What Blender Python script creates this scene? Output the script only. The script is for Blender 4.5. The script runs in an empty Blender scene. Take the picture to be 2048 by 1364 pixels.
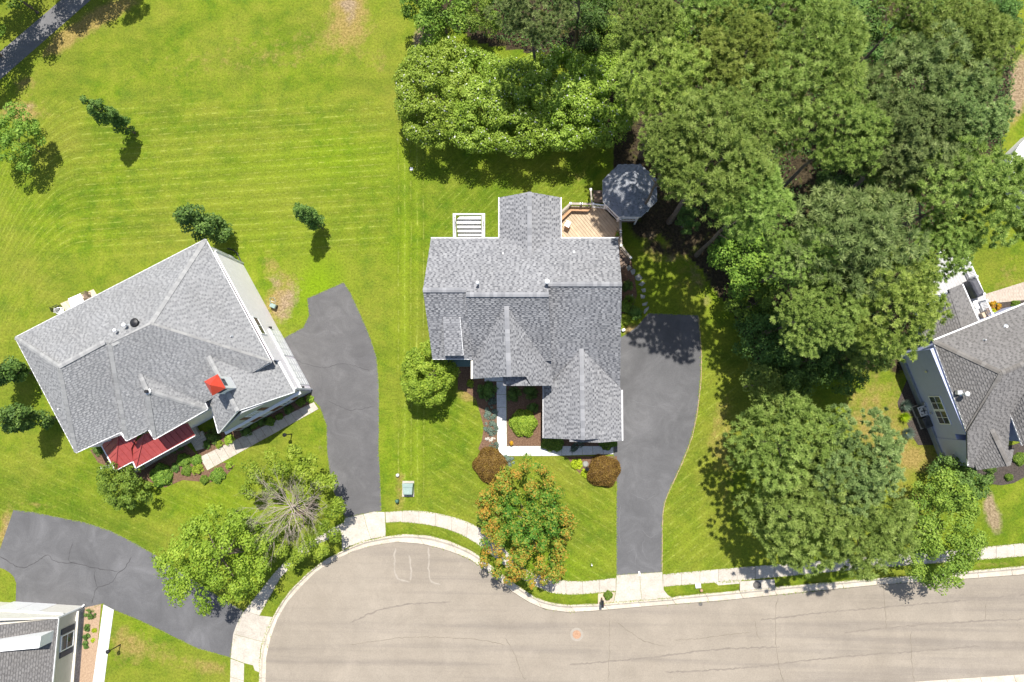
import bpy, bmesh, math, random
import numpy as np
from mathutils import Vector, Matrix
S = bpy.context.scene
COL = S.collection
rnd = random.Random(7)
# ------------------------------------------------------------------ camera, world, sun, exposure
F = 1470.0; H = 60.0; NX, NY = 1095.0, 803.0        # focal length (px of 2048), height, nadir pixel
dc = Vector(((NX-1024)/F, -(NY-682)/F, -1.0)).normalized()
RQ = dc.rotation_difference(Vector((0, 0, -1)))
RM = RQ.to_matrix()
cam = bpy.data.cameras.new('camera'); camo = bpy.data.objects.new('camera', cam); COL.objects.link(camo)
camo.location = (0, 0, H); camo.rotation_euler = RQ.to_euler()
cam.sensor_width = 36; cam.sensor_fit = 'HORIZONTAL'; cam.lens = F/2048*36; cam.clip_end = 3000; cam.clip_start = 1
S.camera = camo
SUN = Vector((0.070, 0.385, 1.0)).normalized()
elev = math.asin(SUN.z); az = math.atan2(SUN.x, SUN.y)
w = bpy.data.worlds.new("World"); S.world = w; w.use_nodes = True
nt = w.node_tree; nt.nodes.clear()
sky = nt.nodes.new('ShaderNodeTexSky'); sky.sky_type = 'NISHITA'; sky.sun_disc = False
sky.sun_elevation = elev; sky.sun_rotation = az; sky.air_density = 1.0; sky.dust_density = 1.5
bg = nt.nodes.new('ShaderNodeBackground'); bg.inputs[1].default_value = 0.105
wo = nt.nodes.new('ShaderNodeOutputWorld'); nt.links.new(sky.outputs[0], bg.inputs[0]); nt.links.new(bg.outputs[0], wo.inputs[0])
sl = bpy.data.lights.new('sun', 'SUN'); sl.energy = 4.9; sl.angle = math.radians(0.55); sl.color = (1.0, 0.955, 0.88)
so = bpy.data.objects.new('sun', sl); COL.objects.link(so); so.location = (0, 0, 80)
so.rotation_euler = (-SUN).to_track_quat('-Z', 'Y').to_euler()
S.view_settings.view_transform = 'Standard'; S.view_settings.look = 'None'
S.view_settings.exposure = 0.63; S.view_settings.gamma = 1.0
S.render.engine = 'CYCLES'
try: S.view_settings.use_curve_mapping = False
except Exception: pass

# ------------------------------------------------------------------ pixel -> place
def ray(x, y): return RM @ Vector(((x-1024)/F, -(y-682)/F, -1.0))
def P(x, y, z=0.0):
    d = ray(x, y); return Vector((0, 0, H)) + d*((z-H)/d.z)
class Plane:
    def __init__(s, a, b, c):
        s.o = P(*a); s.n = (P(*b)-s.o).cross(P(*c)-s.o).normalized()
        if s.n.z < 0: s.n.negate()
    def __call__(s, x, y):
        d = ray(x, y); C = Vector((0, 0, H)); return C + d*((s.o-C).dot(s.n)/d.dot(s.n))
    def z(s, X, Y): return s.o.z - (s.n.x*(X-s.o.x)+s.n.y*(Y-s.o.y))/s.n.z
    def shifted(s, dz):
        q = Plane.__new__(Plane); q.o = s.o+Vector((0, 0, dz)); q.n = s.n; return q
# ------------------------------------------------------------------ materials
def newmat(name):
    m = bpy.data.materials.new(name); m.use_nodes = True; n = m.node_tree
    b = n.nodes['Principled BSDF']; return m, n, b
def N(n, t, **k):
    o = n.nodes.new(t)
    for a, v in k.items():
        if a.startswith('i_'):
            key = a[2:]
            o.inputs[int(key) if key.isdigit() else key.replace('_', ' ')].default_value = v
        else: setattr(o, a, v)
    return o
def L(n, a, b): n.links.new(a, b)
def ramp(n, fac, stops, interp='LINEAR'):
    r = n.nodes.new('ShaderNodeValToRGB'); r.color_ramp.interpolation = interp
    e = r.color_ramp.elements
    while len(e) < len(stops): e.new(0.5)
    for i, (p, c) in enumerate(stops):
        e[i].position = p; e[i].color = (*c, 1) if len(c) == 3 else c
    if fac is not None: L(n, fac, r.inputs[0])
    return r
def mixc(n, fac, a, b, mode='MIX'):
    m = n.nodes.new('ShaderNodeMix'); m.data_type = 'RGBA'; m.blend_type = mode
    for k, v in ((0, fac), (6, a), (7, b)):
        if isinstance(v, (int, float)): m.inputs[k].default_value = v
        elif isinstance(v, tuple): m.inputs[k].default_value = (*v, 1)
        else: L(n, v, m.inputs[k])
    return m.outputs[2]
def math_(n, op, a, b=0.0, c=0.0):
    m = n.nodes.new('ShaderNodeMath'); m.operation = op
    for i, v in enumerate((a, b, c)):
        if isinstance(v, (int, float)): m.inputs[i].default_value = v
        else: L(n, v, m.inputs[i])
    return m.outputs[0]
def coords(n, scale=1.0):
    g = n.nodes.new('ShaderNodeNewGeometry')
    if isinstance(scale, tuple):
        v = n.nodes.new('ShaderNodeMapping'); v.inputs['Scale'].default_value = scale; L(n, g.outputs['Position'], v.inputs[0]); return v.outputs[0]
    return g.outputs['Position']
def noise(n, vec, scale, detail=3, rough=.55, dist=0):
    t = N(n, 'ShaderNodeTexNoise'); t.inputs['Scale'].default_value = scale; t.inputs['Detail'].default_value = detail
    t.inputs['Roughness'].default_value = rough; t.inputs['Distortion'].default_value = dist; L(n, vec, t.inputs['Vector']); return t.outputs[0]
def bump(n, h, b, strength=.3, dist=.05):
    bm = N(n, 'ShaderNodeBump'); bm.inputs['Strength'].default_value = strength; bm.inputs['Distance'].default_value = dist
    L(n, h, bm.inputs['Height']); L(n, bm.outputs[0], b.inputs['Normal'])
def attr(n, name):
    a = n.nodes.new('ShaderNodeAttribute'); a.attribute_name = name; return a.outputs['Fac']
MATS = {}
def simple(name, c1, c2=None, scale=3.0, rough=.75, metal=0.0, bmp=.15, c3=None, s2=30.0, orand=0.0, spec=.4):
    """two-tone procedural surface with fine relief"""
    if name in MATS: return MATS[name]
    m, n, b = newmat(name); v = coords(n)
    c2 = c2 or tuple(min(1, x*1.25) for x in c1)
    a = noise(n, v, scale, 4); r = ramp(n, a, [(.3, c1), (.7, c2)])
    f = noise(n, v, s2, 3)
    col = mixc(n, .35, r.outputs[0], ramp(n, f, [(.3, (.55,)*3), (.7, (1.35,)*3)]).outputs[0], 'MULTIPLY')
    if orand:
        oi = N(n, 'ShaderNodeObjectInfo'); rr = ramp(n, oi.outputs['Random'], [(0, (1-orand,)*3), (1, (1+orand,)*3)])
        col = mixc(n, 1.0, col, rr.outputs[0], 'MULTIPLY')
    L(n, col, b.inputs['Base Color']); b.inputs['Roughness'].default_value = rough; b.inputs['Metallic'].default_value = metal
    b.inputs['Specular IOR Level'].default_value = spec
    bump(n, f, b, bmp, .02); MATS[name] = m; return m

def lawn_mat():
    m, n, b = newmat('lawn_grass'); v = coords(n)
    big = noise(n, v, .10, 6, .68); mid = noise(n, v, .7, 5, .65); fine = noise(n, v, 5.5, 6, .75); vf = noise(n, v, 22, 3, .6)
    base = ramp(n, mid, [(.33, (.080, .152, .009)), (.5, (.144, .204, .012)), (.68, (.205, .245, .022))]).outputs[0]
    base = mixc(n, ramp(n, big, [(.40, (0,)*3), (.66, (.85,)*3)]).outputs[0], base, (.208, .214, .030))
    dk = noise(n, coords(n, (.5, 1.3, 1)), .32, 5, .65)
    base = mixc(n, ramp(n, dk, [(.50, (0,)*3), (.75, (.7,)*3)]).outputs[0], base, (.075, .130, .008))
    # bright lush patches
    br = math_(n, 'MULTIPLY', attr(n, 'lush'), ramp(n, mid, [(.2, (.4,)*3), (.8, (1,)*3)]).outputs[0])
    base = mixc(n, br, base, (.165, .255, .008))
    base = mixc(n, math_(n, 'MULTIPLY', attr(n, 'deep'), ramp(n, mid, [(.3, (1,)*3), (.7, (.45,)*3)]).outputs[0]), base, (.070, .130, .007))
    # dry straw coloured grass
    dn = noise(n, v, 1.1, 6, .7)
    dsum = math_(n, 'ADD', math_(n, 'MULTIPLY', attr(n, 'dry'), 1.25), math_(n, 'MULTIPLY', math_(n, 'SUBTRACT', dn, .5), 1.7))
    dmask = ramp(n, dsum, [(.38, (0,)*3), (.95, (1,)*3)]).outputs[0]
    dcol = ramp(n, fine, [(.3, (.20, .16, .035)), (.7, (.34, .25, .09))]).outputs[0]
    dm = math_(n, 'MULTIPLY', dmask, math_(n, 'GREATER_THAN', attr(n, 'dry'), .02))
    base = mixc(n, dm, base, dcol)
    # bare soil and leaf litter
    bsum = math_(n, 'ADD', attr(n, 'soil'), math_(n, 'MULTIPLY', math_(n, 'SUBTRACT', dn, .5), .9))
    bmask = ramp(n, bsum, [(.42, (0,)*3), (.72, (1,)*3)]).outputs[0]
    bm = math_(n, 'MULTIPLY', bmask, math_(n, 'GREATER_THAN', attr(n, 'soil'), .02))
    bc = ramp(n, fine, [(.25, (.022, .018, .010)), (.5, (.05, .038, .022)), (.75, (.10, .075, .045))]).outputs[0]
    bc2 = ramp(n, fine, [(.25, (.16, .11, .065)), (.5, (.28, .205, .13)), (.75, (.42, .33, .22))]).outputs[0]
    base = mixc(n, bm, base, bc)
    ps = math_(n, 'ADD', attr(n, 'bare'), math_(n, 'MULTIPLY', math_(n, 'SUBTRACT', dn, .5), 1.3))
    pm_ = math_(n, 'MULTIPLY', ramp(n, ps, [(.35, (0,)*3), (.85, (1,)*3)]).outputs[0], math_(n, 'GREATER_THAN', attr(n, 'bare'), .02))
    bm = math_(n, 'MULTIPLY', pm_, .9); bc = bc2
    base = mixc(n, bm, base, bc)
    # mower tracks : thin pale lines broken up by noise
    ph = math_(n, 'ADD', attr(n, 'mow'), math_(n, 'MULTIPLY', noise(n, v, .15, 2), .5))
    tri = math_(n, 'PINGPONG', ph, .5)
    ln = ramp(n, tri, [(0.0, (1,)*3), (.09, (.35,)*3), (.16, (0,)*3)]).outputs[0]
    brk = ramp(n, noise(n, v, 1.6, 3, .7), [(.45, (0,)*3), (.65, (1,)*3)]).outputs[0]
    lm = math_(n, 'MULTIPLY', math_(n, 'MULTIPLY', ln, brk), math_(n, 'MULTIPLY', attr(n, 'mowamp'), .85))
    base = mixc(n, lm, base, (.31, .35, .07))
    wide = ramp(n, math_(n, 'PINGPONG', math_(n, 'MULTIPLY', ph, .5), .5), [(.10, (.88,)*3), (.40, (1.08,)*3)]).outputs[0]
    base = mixc(n, math_(n, 'MULTIPLY', attr(n, 'mowamp'), .8), base, mixc(n, 1.0, base, wide, 'MULTIPLY'))
    base = mixc(n, .62, base, ramp(n, fine, [(.32, (.45,)*3), (.5, (1.0,)*3), (.68, (1.45,)*3)]).outputs[0], 'MULTIPLY')
    base = mixc(n, .6, base, ramp(n, vf, [(.3, (.55,)*3), (.7, (1.4,)*3)]).outputs[0], 'MULTIPLY')
    L(n, base, b.inputs['Base Color']); b.inputs['Roughness'].default_value = .9; b.inputs['Specular IOR Level'].default_value = .1
    bump(n, math_(n, 'ADD', fine, math_(n, 'MULTIPLY', vf, .5)), b, .9, .09)
    return m
def asphalt(name, c1, c2, swirl=1.5, swm=.6, streak=0.0, rough=.85, crack=0.0, crackcol=(.05, .045, .04)):
    m, n, b = newmat(name); v = coords(n)
    a = noise(n, v, .18, 5, .6); col = ramp(n, a, [(.3, c1), (.7, c2)]).outputs[0]
    sw = noise(n, v, .42, 6, .7, swirl); col = mixc(n, swm, col, ramp(n, sw, [(.32, (.74,)*3), (.52, (1.0,)*3), (.72, (1.42,)*3)]).outputs[0], 'MULTIPLY')
    f = noise(n, v, 14, 4, .7); col = mixc(n, .6, col, ramp(n, f, [(.25, (.72,)*3), (.75, (1.28,)*3)]).outputs[0], 'MULTIPLY')
    if streak:
        rot = N(n, 'ShaderNodeMapping'); rot.inputs['Rotation'].default_value = (0, 0, -math.radians(5)); rot.inputs['Scale'].default_value = (.045, 1.1, 1)
        L(n, v, rot.inputs[0]); s = noise(n, rot.outputs[0], 1.0, 4, .6)
        col = mixc(n, streak, col, ramp(n, s, [(.34, (.72, .72, .76)), (.5, (1,)*3), (.7, (1.08,)*3)]).outputs[0], 'MULTIPLY')
    if crack:
        d = N(n, 'ShaderNodeTexNoise'); d.inputs['Scale'].default_value = .9; d.inputs['Detail'].default_value = 5; L(n, v, d.inputs['Vector'])
        vv = mixc(n, .55, v, d.outputs['Color'], 'ADD')
        vo = N(n, 'ShaderNodeTexVoronoi'); vo.feature = 'DISTANCE_TO_EDGE'; vo.inputs['Scale'].default_value = .16; L(n, vv, vo.inputs['Vector'])
        cm = ramp(n, vo.outputs['Distance'], [(0, (1,)*3), (.002, (.8,)*3), (.0045, (0,)*3)]).outputs[0]
        gate = ramp(n, noise(n, v, .3, 3), [(.45, (0,)*3), (.55, (1,)*3)]).outputs[0]
        col = mixc(n, math_(n, 'MULTIPLY', math_(n, 'MULTIPLY', cm, gate), crack), col, crackcol)
    L(n, col, b.inputs['Base Color']); b.inputs['Roughness'].default_value = rough; b.inputs['Specular IOR Level'].default_value = .25
    bump(n, f, b, .35, .015); return m
def shingle_mat(name, dark, mid, light, moss=0.0):
    m, n, b = newmat(name); v = coords(n)
    t = attr(n, 'tone'); f = noise(n, v, 18, 3, .7); big = noise(n, v, .35, 4)
    tt = math_(n, 'ADD', t, math_(n, 'MULTIPLY', math_(n, 'SUBTRACT', f, .5), .35))
    col = ramp(n, tt, [(.05, dark), (.5, mid), (.95, light)]).outputs[0]
    col = mixc(n, .5, col, ramp(n, big, [(.3, (.85, .84, .84)), (.7, (1.1, 1.1, 1.12))]).outputs[0], 'MULTIPLY')
    L(n, col, b.inputs['Base Color']); b.inputs['Roughness'].default_value = .9; b.inputs['Specular IOR Level'].default_value = .2
    bump(n, f, b, .4, .01); return m
def cap_mat(name, dark, light):
    m, n, b = newmat(name); v = coords(n); oi = N(n, 'ShaderNodeObjectInfo'); f = noise(n, v, 16, 3, .7)
    t = math_(n, 'ADD', oi.outputs['Random'], math_(n, 'MULTIPLY', math_(n, 'SUBTRACT', f, .5), .5))
    L(n, ramp(n, t, [(.1, dark), (.9, light)]).outputs[0], b.inputs['Base Color']); b.inputs['Roughness'].default_value = .9
    return m
def leaf_mat(name, stops, trans=.28, rough=.6):
    m, n, b = newmat(name)
    t = attr(n, 'tone'); oi = N(n, 'ShaderNodeObjectInfo')
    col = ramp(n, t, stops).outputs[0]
    hs = N(n, 'ShaderNodeHueSaturation'); L(n, col, hs.inputs['Color'])
    L(n, math_(n, 'ADD', math_(n, 'MULTIPLY', oi.outputs['Random'], .018), .493), hs.inputs['Hue'])
    L(n, math_(n, 'ADD', math_(n, 'MULTIPLY', oi.outputs['Random'], .3), .88), hs.inputs['Value'])
    L(n, hs.outputs[0], b.inputs['Base Color']); b.inputs['Roughness'].default_value = rough; b.inputs['Specular IOR Level'].default_value = .25
    tr = n.nodes.new('ShaderNodeBsdfTranslucent'); L(n, hs.outputs[0], tr.inputs[0])
    mx = n.nodes.new('ShaderNodeMixShader'); mx.inputs[0].default_value = trans
    out = n.nodes['Material Output']; L(n, b.outputs[0], mx.inputs[1]); L(n, tr.outputs[0], mx.inputs[2]); L(n, mx.outputs[0], out.inputs[0])
    return m
def glass_mat():
    m, n, b = newmat('window_glass'); v = coords(n)
    L(n, ramp(n, noise(n, v, 1.5, 2), [(.3, (.015, .02, .03)), (.7, (.05, .07, .09))]).outputs[0], b.inputs['Base Color'])
    b.inputs['Roughness'].default_value = .12; b.inputs['Specular IOR Level'].default_value = .45; return m
def siding_mat(name, col, vertical=False, period=.2):
    m, n, b = newmat(name); v = coords(n); sp = N(n, 'ShaderNodeSeparateXYZ'); L(n, v, sp.inputs[0])
    k = sp.outputs[0] if vertical else sp.outputs[2]
    fr = math_(n, 'FRACT', math_(n, 'DIVIDE', k, period))
    f = noise(n, v, 2.5, 4)
    c = mixc(n, .4, col, ramp(n, f, [(.3, (.88,)*3), (.7, (1.05,)*3)]).outputs[0], 'MULTIPLY')
    c = mixc(n, .35, c, ramp(n, fr, [(0, (.78,)*3), (.08, (.88,)*3), (.14, (1,)*3)]).outputs[0], 'MULTIPLY')
    L(n, c, b.inputs['Base Color']); b.inputs['Roughness'].default_value = .6
    bump(n, fr, b, .5, .02); return m

M = dict(
 lawn=lawn_mat(),
 street=asphalt('street_asphalt', (.232, .200, .160), (.268, .234, .190), swirl=.6, swm=.28, streak=.6, crack=.15, crackcol=(.13, .11, .09)),
 drive=asphalt('sealed_driveway', (.086, .086, .089), (.116, .115, .119), streak=0, crack=.0, swirl=1.0, swm=.65),
 drive2=asphalt('aged_driveway', (.088, .086, .088), (.118, .115, .115), crack=0),
 path=asphalt('path_asphalt', (.12, .12, .125), (.17, .165, .165)),
 crack=simple('crack_filler', (.035, .034, .036), (.055, .053, .055), rough=.9),
 palecrack=simple('pale_hairline_crack', (.125, .125, .13), (.16, .16, .165), rough=.9),
 chalk=simple('pale_surface_stain', (.27, .24, .20), (.32, .285, .24), scale=1.5, rough=.9),
 concrete=simple('weathered_concrete', (.36, .32, .27), (.46, .42, .36), scale=1.4, bmp=.3, orand=.07, s2=9),
 kerb=simple('kerb_concrete', (.40, .35, .28), (.52, .46, .38), scale=1.6, bmp=.3, orand=.06, s2=10),
 white_walk=simple('pale_new_concrete', (.50, .50, .50), (.58, .58, .575), scale=1.5, orand=.04, s2=10),
 joint=simple('joint_dirt', (.14, .12, .09), (.2, .17, .13)),
 mulch=simple('brown_mulch', (.085, .045, .026), (.19, .115, .072), scale=9, bmp=.8, s2=22, rough=.95),
 darkmulch=simple('dark_mulch', (.035, .028, .024), (.085, .068, .058), scale=9, bmp=.8, s2=22, rough=.95),
 tanmulch=simple('tan_gravel', (.28, .19, .125), (.40, .285, .19), scale=8, bmp=.8, s2=22, rough=.95),
 gravel=simple('beige_gravel', (.34, .27, .20), (.5, .42, .32), scale=10, bmp=.8, s2=30, rough=.95),
 sh_main=shingle_mat('grey_shingles', (.085, .088, .098), (.205, .208, .218), (.31, .312, .32)),
 sh_left=shingle_mat('pale_grey_shingles', (.155, .158, .165), (.225, .228, .23), (.30, .302, .302)),
 sh_right=shingle_mat('brownish_grey_shingles', (.105, .101, .099), (.158, .152, .148), (.205, .198, .192)),
 sh_gaz=shingle_mat('slate_grey_shingles', (.13, .14, .155), (.215, .225, .245), (.31, .32, .34)),
 cap_main=cap_mat('ridge_cap_grey', (.18, .183, .195), (.26, .263, .275)),
 cap_left=cap_mat('ridge_cap_pale', (.225, .225, .225), (.295, .295, .29)),
 cap_right=cap_mat('ridge_cap_brown', (.13, .12, .11), (.18, .17, .16)),
 white=simple('white_paint', (.80, .80, .80), (.85, .85, .85), rough=.5, bmp=.03),
 cream=simple('cream_trim', (.62, .57, .48), (.70, .66, .58), rough=.55, bmp=.03),
 sid_white=siding_mat('white_siding', (.95, .89, .94)),
 sid_blue=siding_mat('blue_grey_siding', (.45, .49, .72)),
 sid_green=siding_mat('dark_green_siding', (.08, .14, .14), True, .15),
 sid_tan=siding_mat('pale_tan_siding', (.52, .49, .43)),
 sid_grey=siding_mat('light_grey_siding', (.40, .41, .42)),
 stucco=simple('white_garage_stucco', (.68, .65, .58), (.76, .74, .68), rough=.8),
 brick=simple('brown_shutter_paint', (.10, .035, .028), (.15, .05, .04), rough=.6),
 navy=simple('navy_shutter_paint', (.012, .018, .045), (.02, .028, .06), rough=.5),
 stone=simple('grey_ledgestone', (.16, .16, .17), (.34, .34, .36), scale=6, bmp=1.0, s2=14),
 redmetal=simple('red_metal_roofing', (.30, .055, .052), (.37, .070, .064), rough=.42, bmp=.05),
 redcup=simple('orange_red_metal_roofing', (.46, .048, .028), (.54, .062, .036), rough=.42, bmp=.05),
 deck=simple('tan_deck_boards', (.37, .28, .185), (.46, .355, .24), scale=2.2, rough=.7, bmp=.2, orand=.12),
 deckgrey=simple('grey_brown_deck_boards', (.15, .105, .08), (.22, .16, .12), scale=2.2, rough=.8, bmp=.2, orand=.12),
 bench=simple('orange_tan_timber', (.36, .20, .10), (.44, .26, .14), scale=2, rough=.7, bmp=.2),
 rail=simple('taupe_rail_cap', (.30, .26, .22), (.38, .33, .28), rough=.7),
 paledeck=simple('pale_composite_deck', (.38, .375, .375), (.45, .445, .44), rough=.7, orand=.05),
 glass=glass_mat(),
 black=simple('black_metal', (.012, .012, .014), (.03, .03, .034), rough=.45, metal=.3),
 galv=simple('galvanised_metal', (.45, .46, .48), (.6, .61, .62), rough=.35, metal=.7),
 grn=simple('utility_green_paint', (.19, .27, .24), (.25, .33, .30), rough=.5),
 dgreen=simple('dark_green_plastic', (.03, .09, .06), (.05, .13, .09), rough=.5),
 rust=simple('rusted_iron', (.30, .17, .10), (.40, .25, .16), scale=8, rough=.8, bmp=.4),
 iron=simple('dark_cast_iron', (.07, .065, .06), (.12, .11, .10), scale=8, rough=.6, bmp=.4),
 acgrey=simple('ac_light_grey', (.50, .50, .49), (.60, .60, .58), rough=.5),
 acdark=simple('ac_dark_grill', (.03, .035, .04), (.07, .075, .08), rough=.5),
 terra=simple('terracotta', (.42, .17, .07), (.52, .24, .11), rough=.7),
 flag=simple('flagstone', (.24, .245, .22), (.34, .34, .31), scale=3, bmp=.5, orand=.12, s2=12),
 patio=simple('sand_paver', (.44, .34, .24), (.52, .42, .31), scale=3, bmp=.3, orand=.08),
 bark=simple('tree_bark', (.10, .075, .055), (.19, .15, .115), scale=5, bmp=1.0, s2=16, rough=.95),
 deadwood=simple('bare_grey_wood', (.30, .25, .20), (.44, .38, .32), scale=6, bmp=.6, rough=.9),
 cover=simple('grey_vinyl_cover', (.05, .05, .06), (.085, .085, .10), rough=.5),
 paver=simple('pinkish_brick_paver', (.34, .28, .23), (.44, .37, .31), scale=4, bmp=.4, orand=.2),
 pine=leaf_mat('pine_needles', [(0, (.085, .135, .030)), (.5, (.275, .375, .080)), (1, (.50, .60, .18))], .4),
 pineg=leaf_mat('grey_green_pine_needles', [(0, (.080, .120, .040)), (.5, (.245, .330, .105)), (1, (.46, .54, .22))], .4),
 piney=leaf_mat('yellow_green_pine_needles', [(0, (.09, .14, .026)), (.5, (.31, .40, .080)), (1, (.55, .62, .17))], .4),
 bright=leaf_mat('bright_green_leaves', [(0, (0.058, 0.112, 0.012)), (.5, (0.215, 0.325, 0.029)), (1, (0.429, 0.531, 0.066))], .35),
 myrtle=leaf_mat('myrtle_leaves', [(0, (.055, .11, .012)), (.5, (.21, .32, .030)), (.945, (.38, .49, .08)), (.95, (.62, .62, .52)), (1, (.8, .8, .74))]),
 darkleaf=leaf_mat('dark_green_leaves', [(0, (0.023, 0.054, 0.014)), (.5, (0.078, 0.150, 0.029)), (1, (0.195, 0.300, 0.060))]),
 midleaf=leaf_mat('mid_green_leaves', [(0, (0.039, 0.084, 0.014)), (.5, (0.143, 0.240, 0.029)), (1, (0.312, 0.420, 0.060))]),
 turn=leaf_mat('turning_leaves', [(0, (.03, .10, .012)), (.35, (.09, .22, .02)), (.52, (.16, .25, .03)), (.66, (.26, .28, .035)), (.84, (.36, .25, .035)), (1, (.44, .20, .03))]),
 redbush=leaf_mat('bronze_red_leaves', [(0, (.05, .022, .008)), (.5, (.145, .080, .018)), (1, (.27, .17, .035))], .15),
 lime=leaf_mat('lime_yellow_leaves', [(0, (.14, .22, .008)), (.5, (.36, .46, .015)), (1, (.6, .66, .05))]),
 silver=leaf_mat('blue_grey_leaves', [(0, (.05, .085, .06)), (.5, (.14, .20, .15)), (1, (.27, .34, .27))]),
 orange=leaf_mat('orange_yellow_leaves', [(0, (.3, .14, .01)), (.5, (.55, .3, .02)), (1, (.7, .5, .03))]),
 flower=leaf_mat('pale_flower_heads', [(0, (.45, .42, .36)), (1, (.75, .73, .68))]),
)
# ------------------------------------------------------------------ objects
ORIG = {}
def tag(o, label=None, cat=None, group=None, kind=None):
    if label: o['label'] = label
    if cat: o['category'] = cat
    if group: o['group'] = group
    if kind: o['kind'] = kind
    return o
def empty(name, loc, label=None, cat=None, group=None, kind=None):
    o = bpy.data.objects.new(name, None); COL.objects.link(o); o.location = loc; o.empty_display_size = .3
    ORIG[o.name] = Vector(loc); return tag(o, label, cat, group, kind)
def link(me, name, mat, parent, origin):
    if mat is not None:
        for mm in (mat if isinstance(mat, (list, tuple)) else [mat]): me.materials.append(mm)
    o = bpy.data.objects.new(name, me); COL.objects.link(o)
    if parent is not None: o.parent = parent; ORIG[o.name] = origin
    else: o.location = origin; ORIG[o.name] = Vector(origin)
    return o
class MB:
    def __init__(s): s.v = []; s.f = []; s.mi = []; s.t = []; s.cur = 0
    def face(s, pts, tone=.5):
        i = len(s.v); s.v.extend([Vector(p) for p in pts]); s.f.append(list(range(i, i+len(pts)))); s.mi.append(s.cur); s.t.append(tone); return s
    def box(s, c, size, rz=0.0, tone=.5, R=None):
        c = Vector(c); hx, hy, hz = size[0]/2, size[1]/2, size[2]/2
        Rz = R if R is not None else Matrix.Rotation(rz, 3, 'Z')
        q = [c+Rz@Vector((x*hx, y*hy, z*hz)) for x in (-1, 1) for y in (-1, 1) for z in (-1, 1)]
        i = len(s.v); s.v += q
        for f in ((0, 1, 3, 2), (4, 6, 7, 5), (0, 4, 5, 1), (2, 3, 7, 6), (0, 2, 6, 4), (1, 5, 7, 3)):
            s.f.append([i+k for k in f]); s.mi.append(s.cur); s.t.append(tone)
        return s
    def bar(s, a, b, wd, h, tone=.5, up=None):
        a = Vector(a); b = Vector(b); d = b-a; Ln = d.length
        if Ln < 1e-6: return s
        x = d/Ln; u = Vector(up) if up is not None else Vector((0, 0, 1))
        y = u.cross(x)
        if y.length < 1e-4: y = Vector((0, 1, 0))
        y.normalize(); z = x.cross(y)
        return s.box((a+b)/2, (Ln, wd, h), tone=tone, R=Matrix((x, y, z)).transposed())
    def prism(s, pts, depth=None, z0=None, tone=.5):
        """polygon top (3D pts) pushed down by depth, or down to height z0"""
        pts = [Vector(p) for p in pts]; n = len(pts)
        ar = sum(pts[i].x*pts[(i+1) % n].y-pts[(i+1) % n].x*pts[i].y for i in range(n))
        if ar < 0: pts.reverse()
        bot = [Vector((p.x, p.y, z0 if z0 is not None else p.z-depth)) for p in pts]
        i = len(s.v); s.v += pts+bot
        s.f.append([i+k for k in range(n)]); s.f.append([i+n+k for k in reversed(range(n))])
        for k in range(n): s.f.append([i+k, i+n+k, i+n+(k+1) % n, i+(k+1) % n])
        s.mi += [s.cur]*(n+2); s.t += [tone]*(n+2); return s
    def tube(s, pts, rad, sides=8, cap=True, tone=.5):
        pts = [Vector(p) for p in pts]; n = len(pts)
        if not isinstance(rad, (list, tuple)): rad = [rad]*n
        base = len(s.v)
        for k, p in enumerate(pts):
            d = (pts[min(k+1, n-1)]-pts[max(k-1, 0)])
            if d.length < 1e-6: d = Vector((0, 0, 1))
            d.normalize(); u = d.cross(Vector((0, 0, 1)))
            if u.length < .05: u = d.cross(Vector((1, 0, 0)))
            u.normalize(); v = d.cross(u)
            for j in range(sides):
                a = 2*math.pi*j/sides; s.v.append(p+(u*math.cos(a)+v*math.sin(a))*rad[k])
        for k in range(n-1):
            for j in range(sides):
                a = base+k*sides+j; b = base+k*sides+(j+1) % sides
                s.f.append([a, b, b+sides, a+sides]); s.mi.append(s.cur); s.t.append(tone)
        if cap:
            s.f.append([base+j for j in reversed(range(sides))]); s.f.append([base+(n-1)*sides+j for j in range(sides)])
            s.mi += [s.cur]*2; s.t += [tone]*2
        return s
    def lathe(s, c, prof, sides=20, tone=.5):
        c = Vector(c); base = len(s.v); n = len(prof)
        for r, z in prof:
            for j in range(sides):
                a = 2*math.pi*j/sides; s.v.append(c+Vector((r*math.cos(a), r*math.sin(a), z)))
        for k in range(n-1):
            for j in range(sides):
                a = base+k*sides+j; b = base+k*sides+(j+1) % sides
                s.f.append([a, b, b+sides, a+sides]); s.mi.append(s.cur); s.t.append(tone)
        s.f.append([base+j for j in reversed(range(sides))]); s.f.append([base+(n-1)*sides+j for j in range(sides)])
        s.mi += [s.cur]*2; s.t += [tone]*2
        return s
    def build(s, name, mat, parent=None, origin=None, bevel=0, smooth=False, kind=None, label=None, cat=None, group=None, tone=False):
        if parent is not None: origin = ORIG[parent.name]
        elif origin is None:
            n = len(s.v); origin = Vector((sum(v.x for v in s.v)/n, sum(v.y for v in s.v)/n, min(v.z for v in s.v)))
        me = bpy.data.meshes.new(name); me.from_pydata([tuple(v-origin) for v in s.v], [], s.f)
        if len(set(s.mi)) > 1: me.polygons.foreach_set('material_index', s.mi)
        if tone:
            at = me.attributes.new('tone', 'FLOAT', 'FACE'); at.data.foreach_set('value', s.t)
        if smooth: me.polygons.foreach_set('use_smooth', [True]*len(s.f))
        me.update()
        o = link(me, name, mat, parent, origin)
        if bevel:
            bm = bmesh.new(); bm.from_mesh(me); bmesh.ops.remove_doubles(bm, verts=bm.verts, dist=1e-4)
            bmesh.ops.recalc_face_normals(bm, faces=bm.faces)
            bmesh.ops.bevel(bm, geom=[e for e in bm.edges if e.is_manifold and e.calc_face_angle(0) > .5], offset=bevel, segments=1, affect='EDGES')
            bm.to_mesh(me); bm.free()
        return tag(o, label, cat, group, kind)
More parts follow.
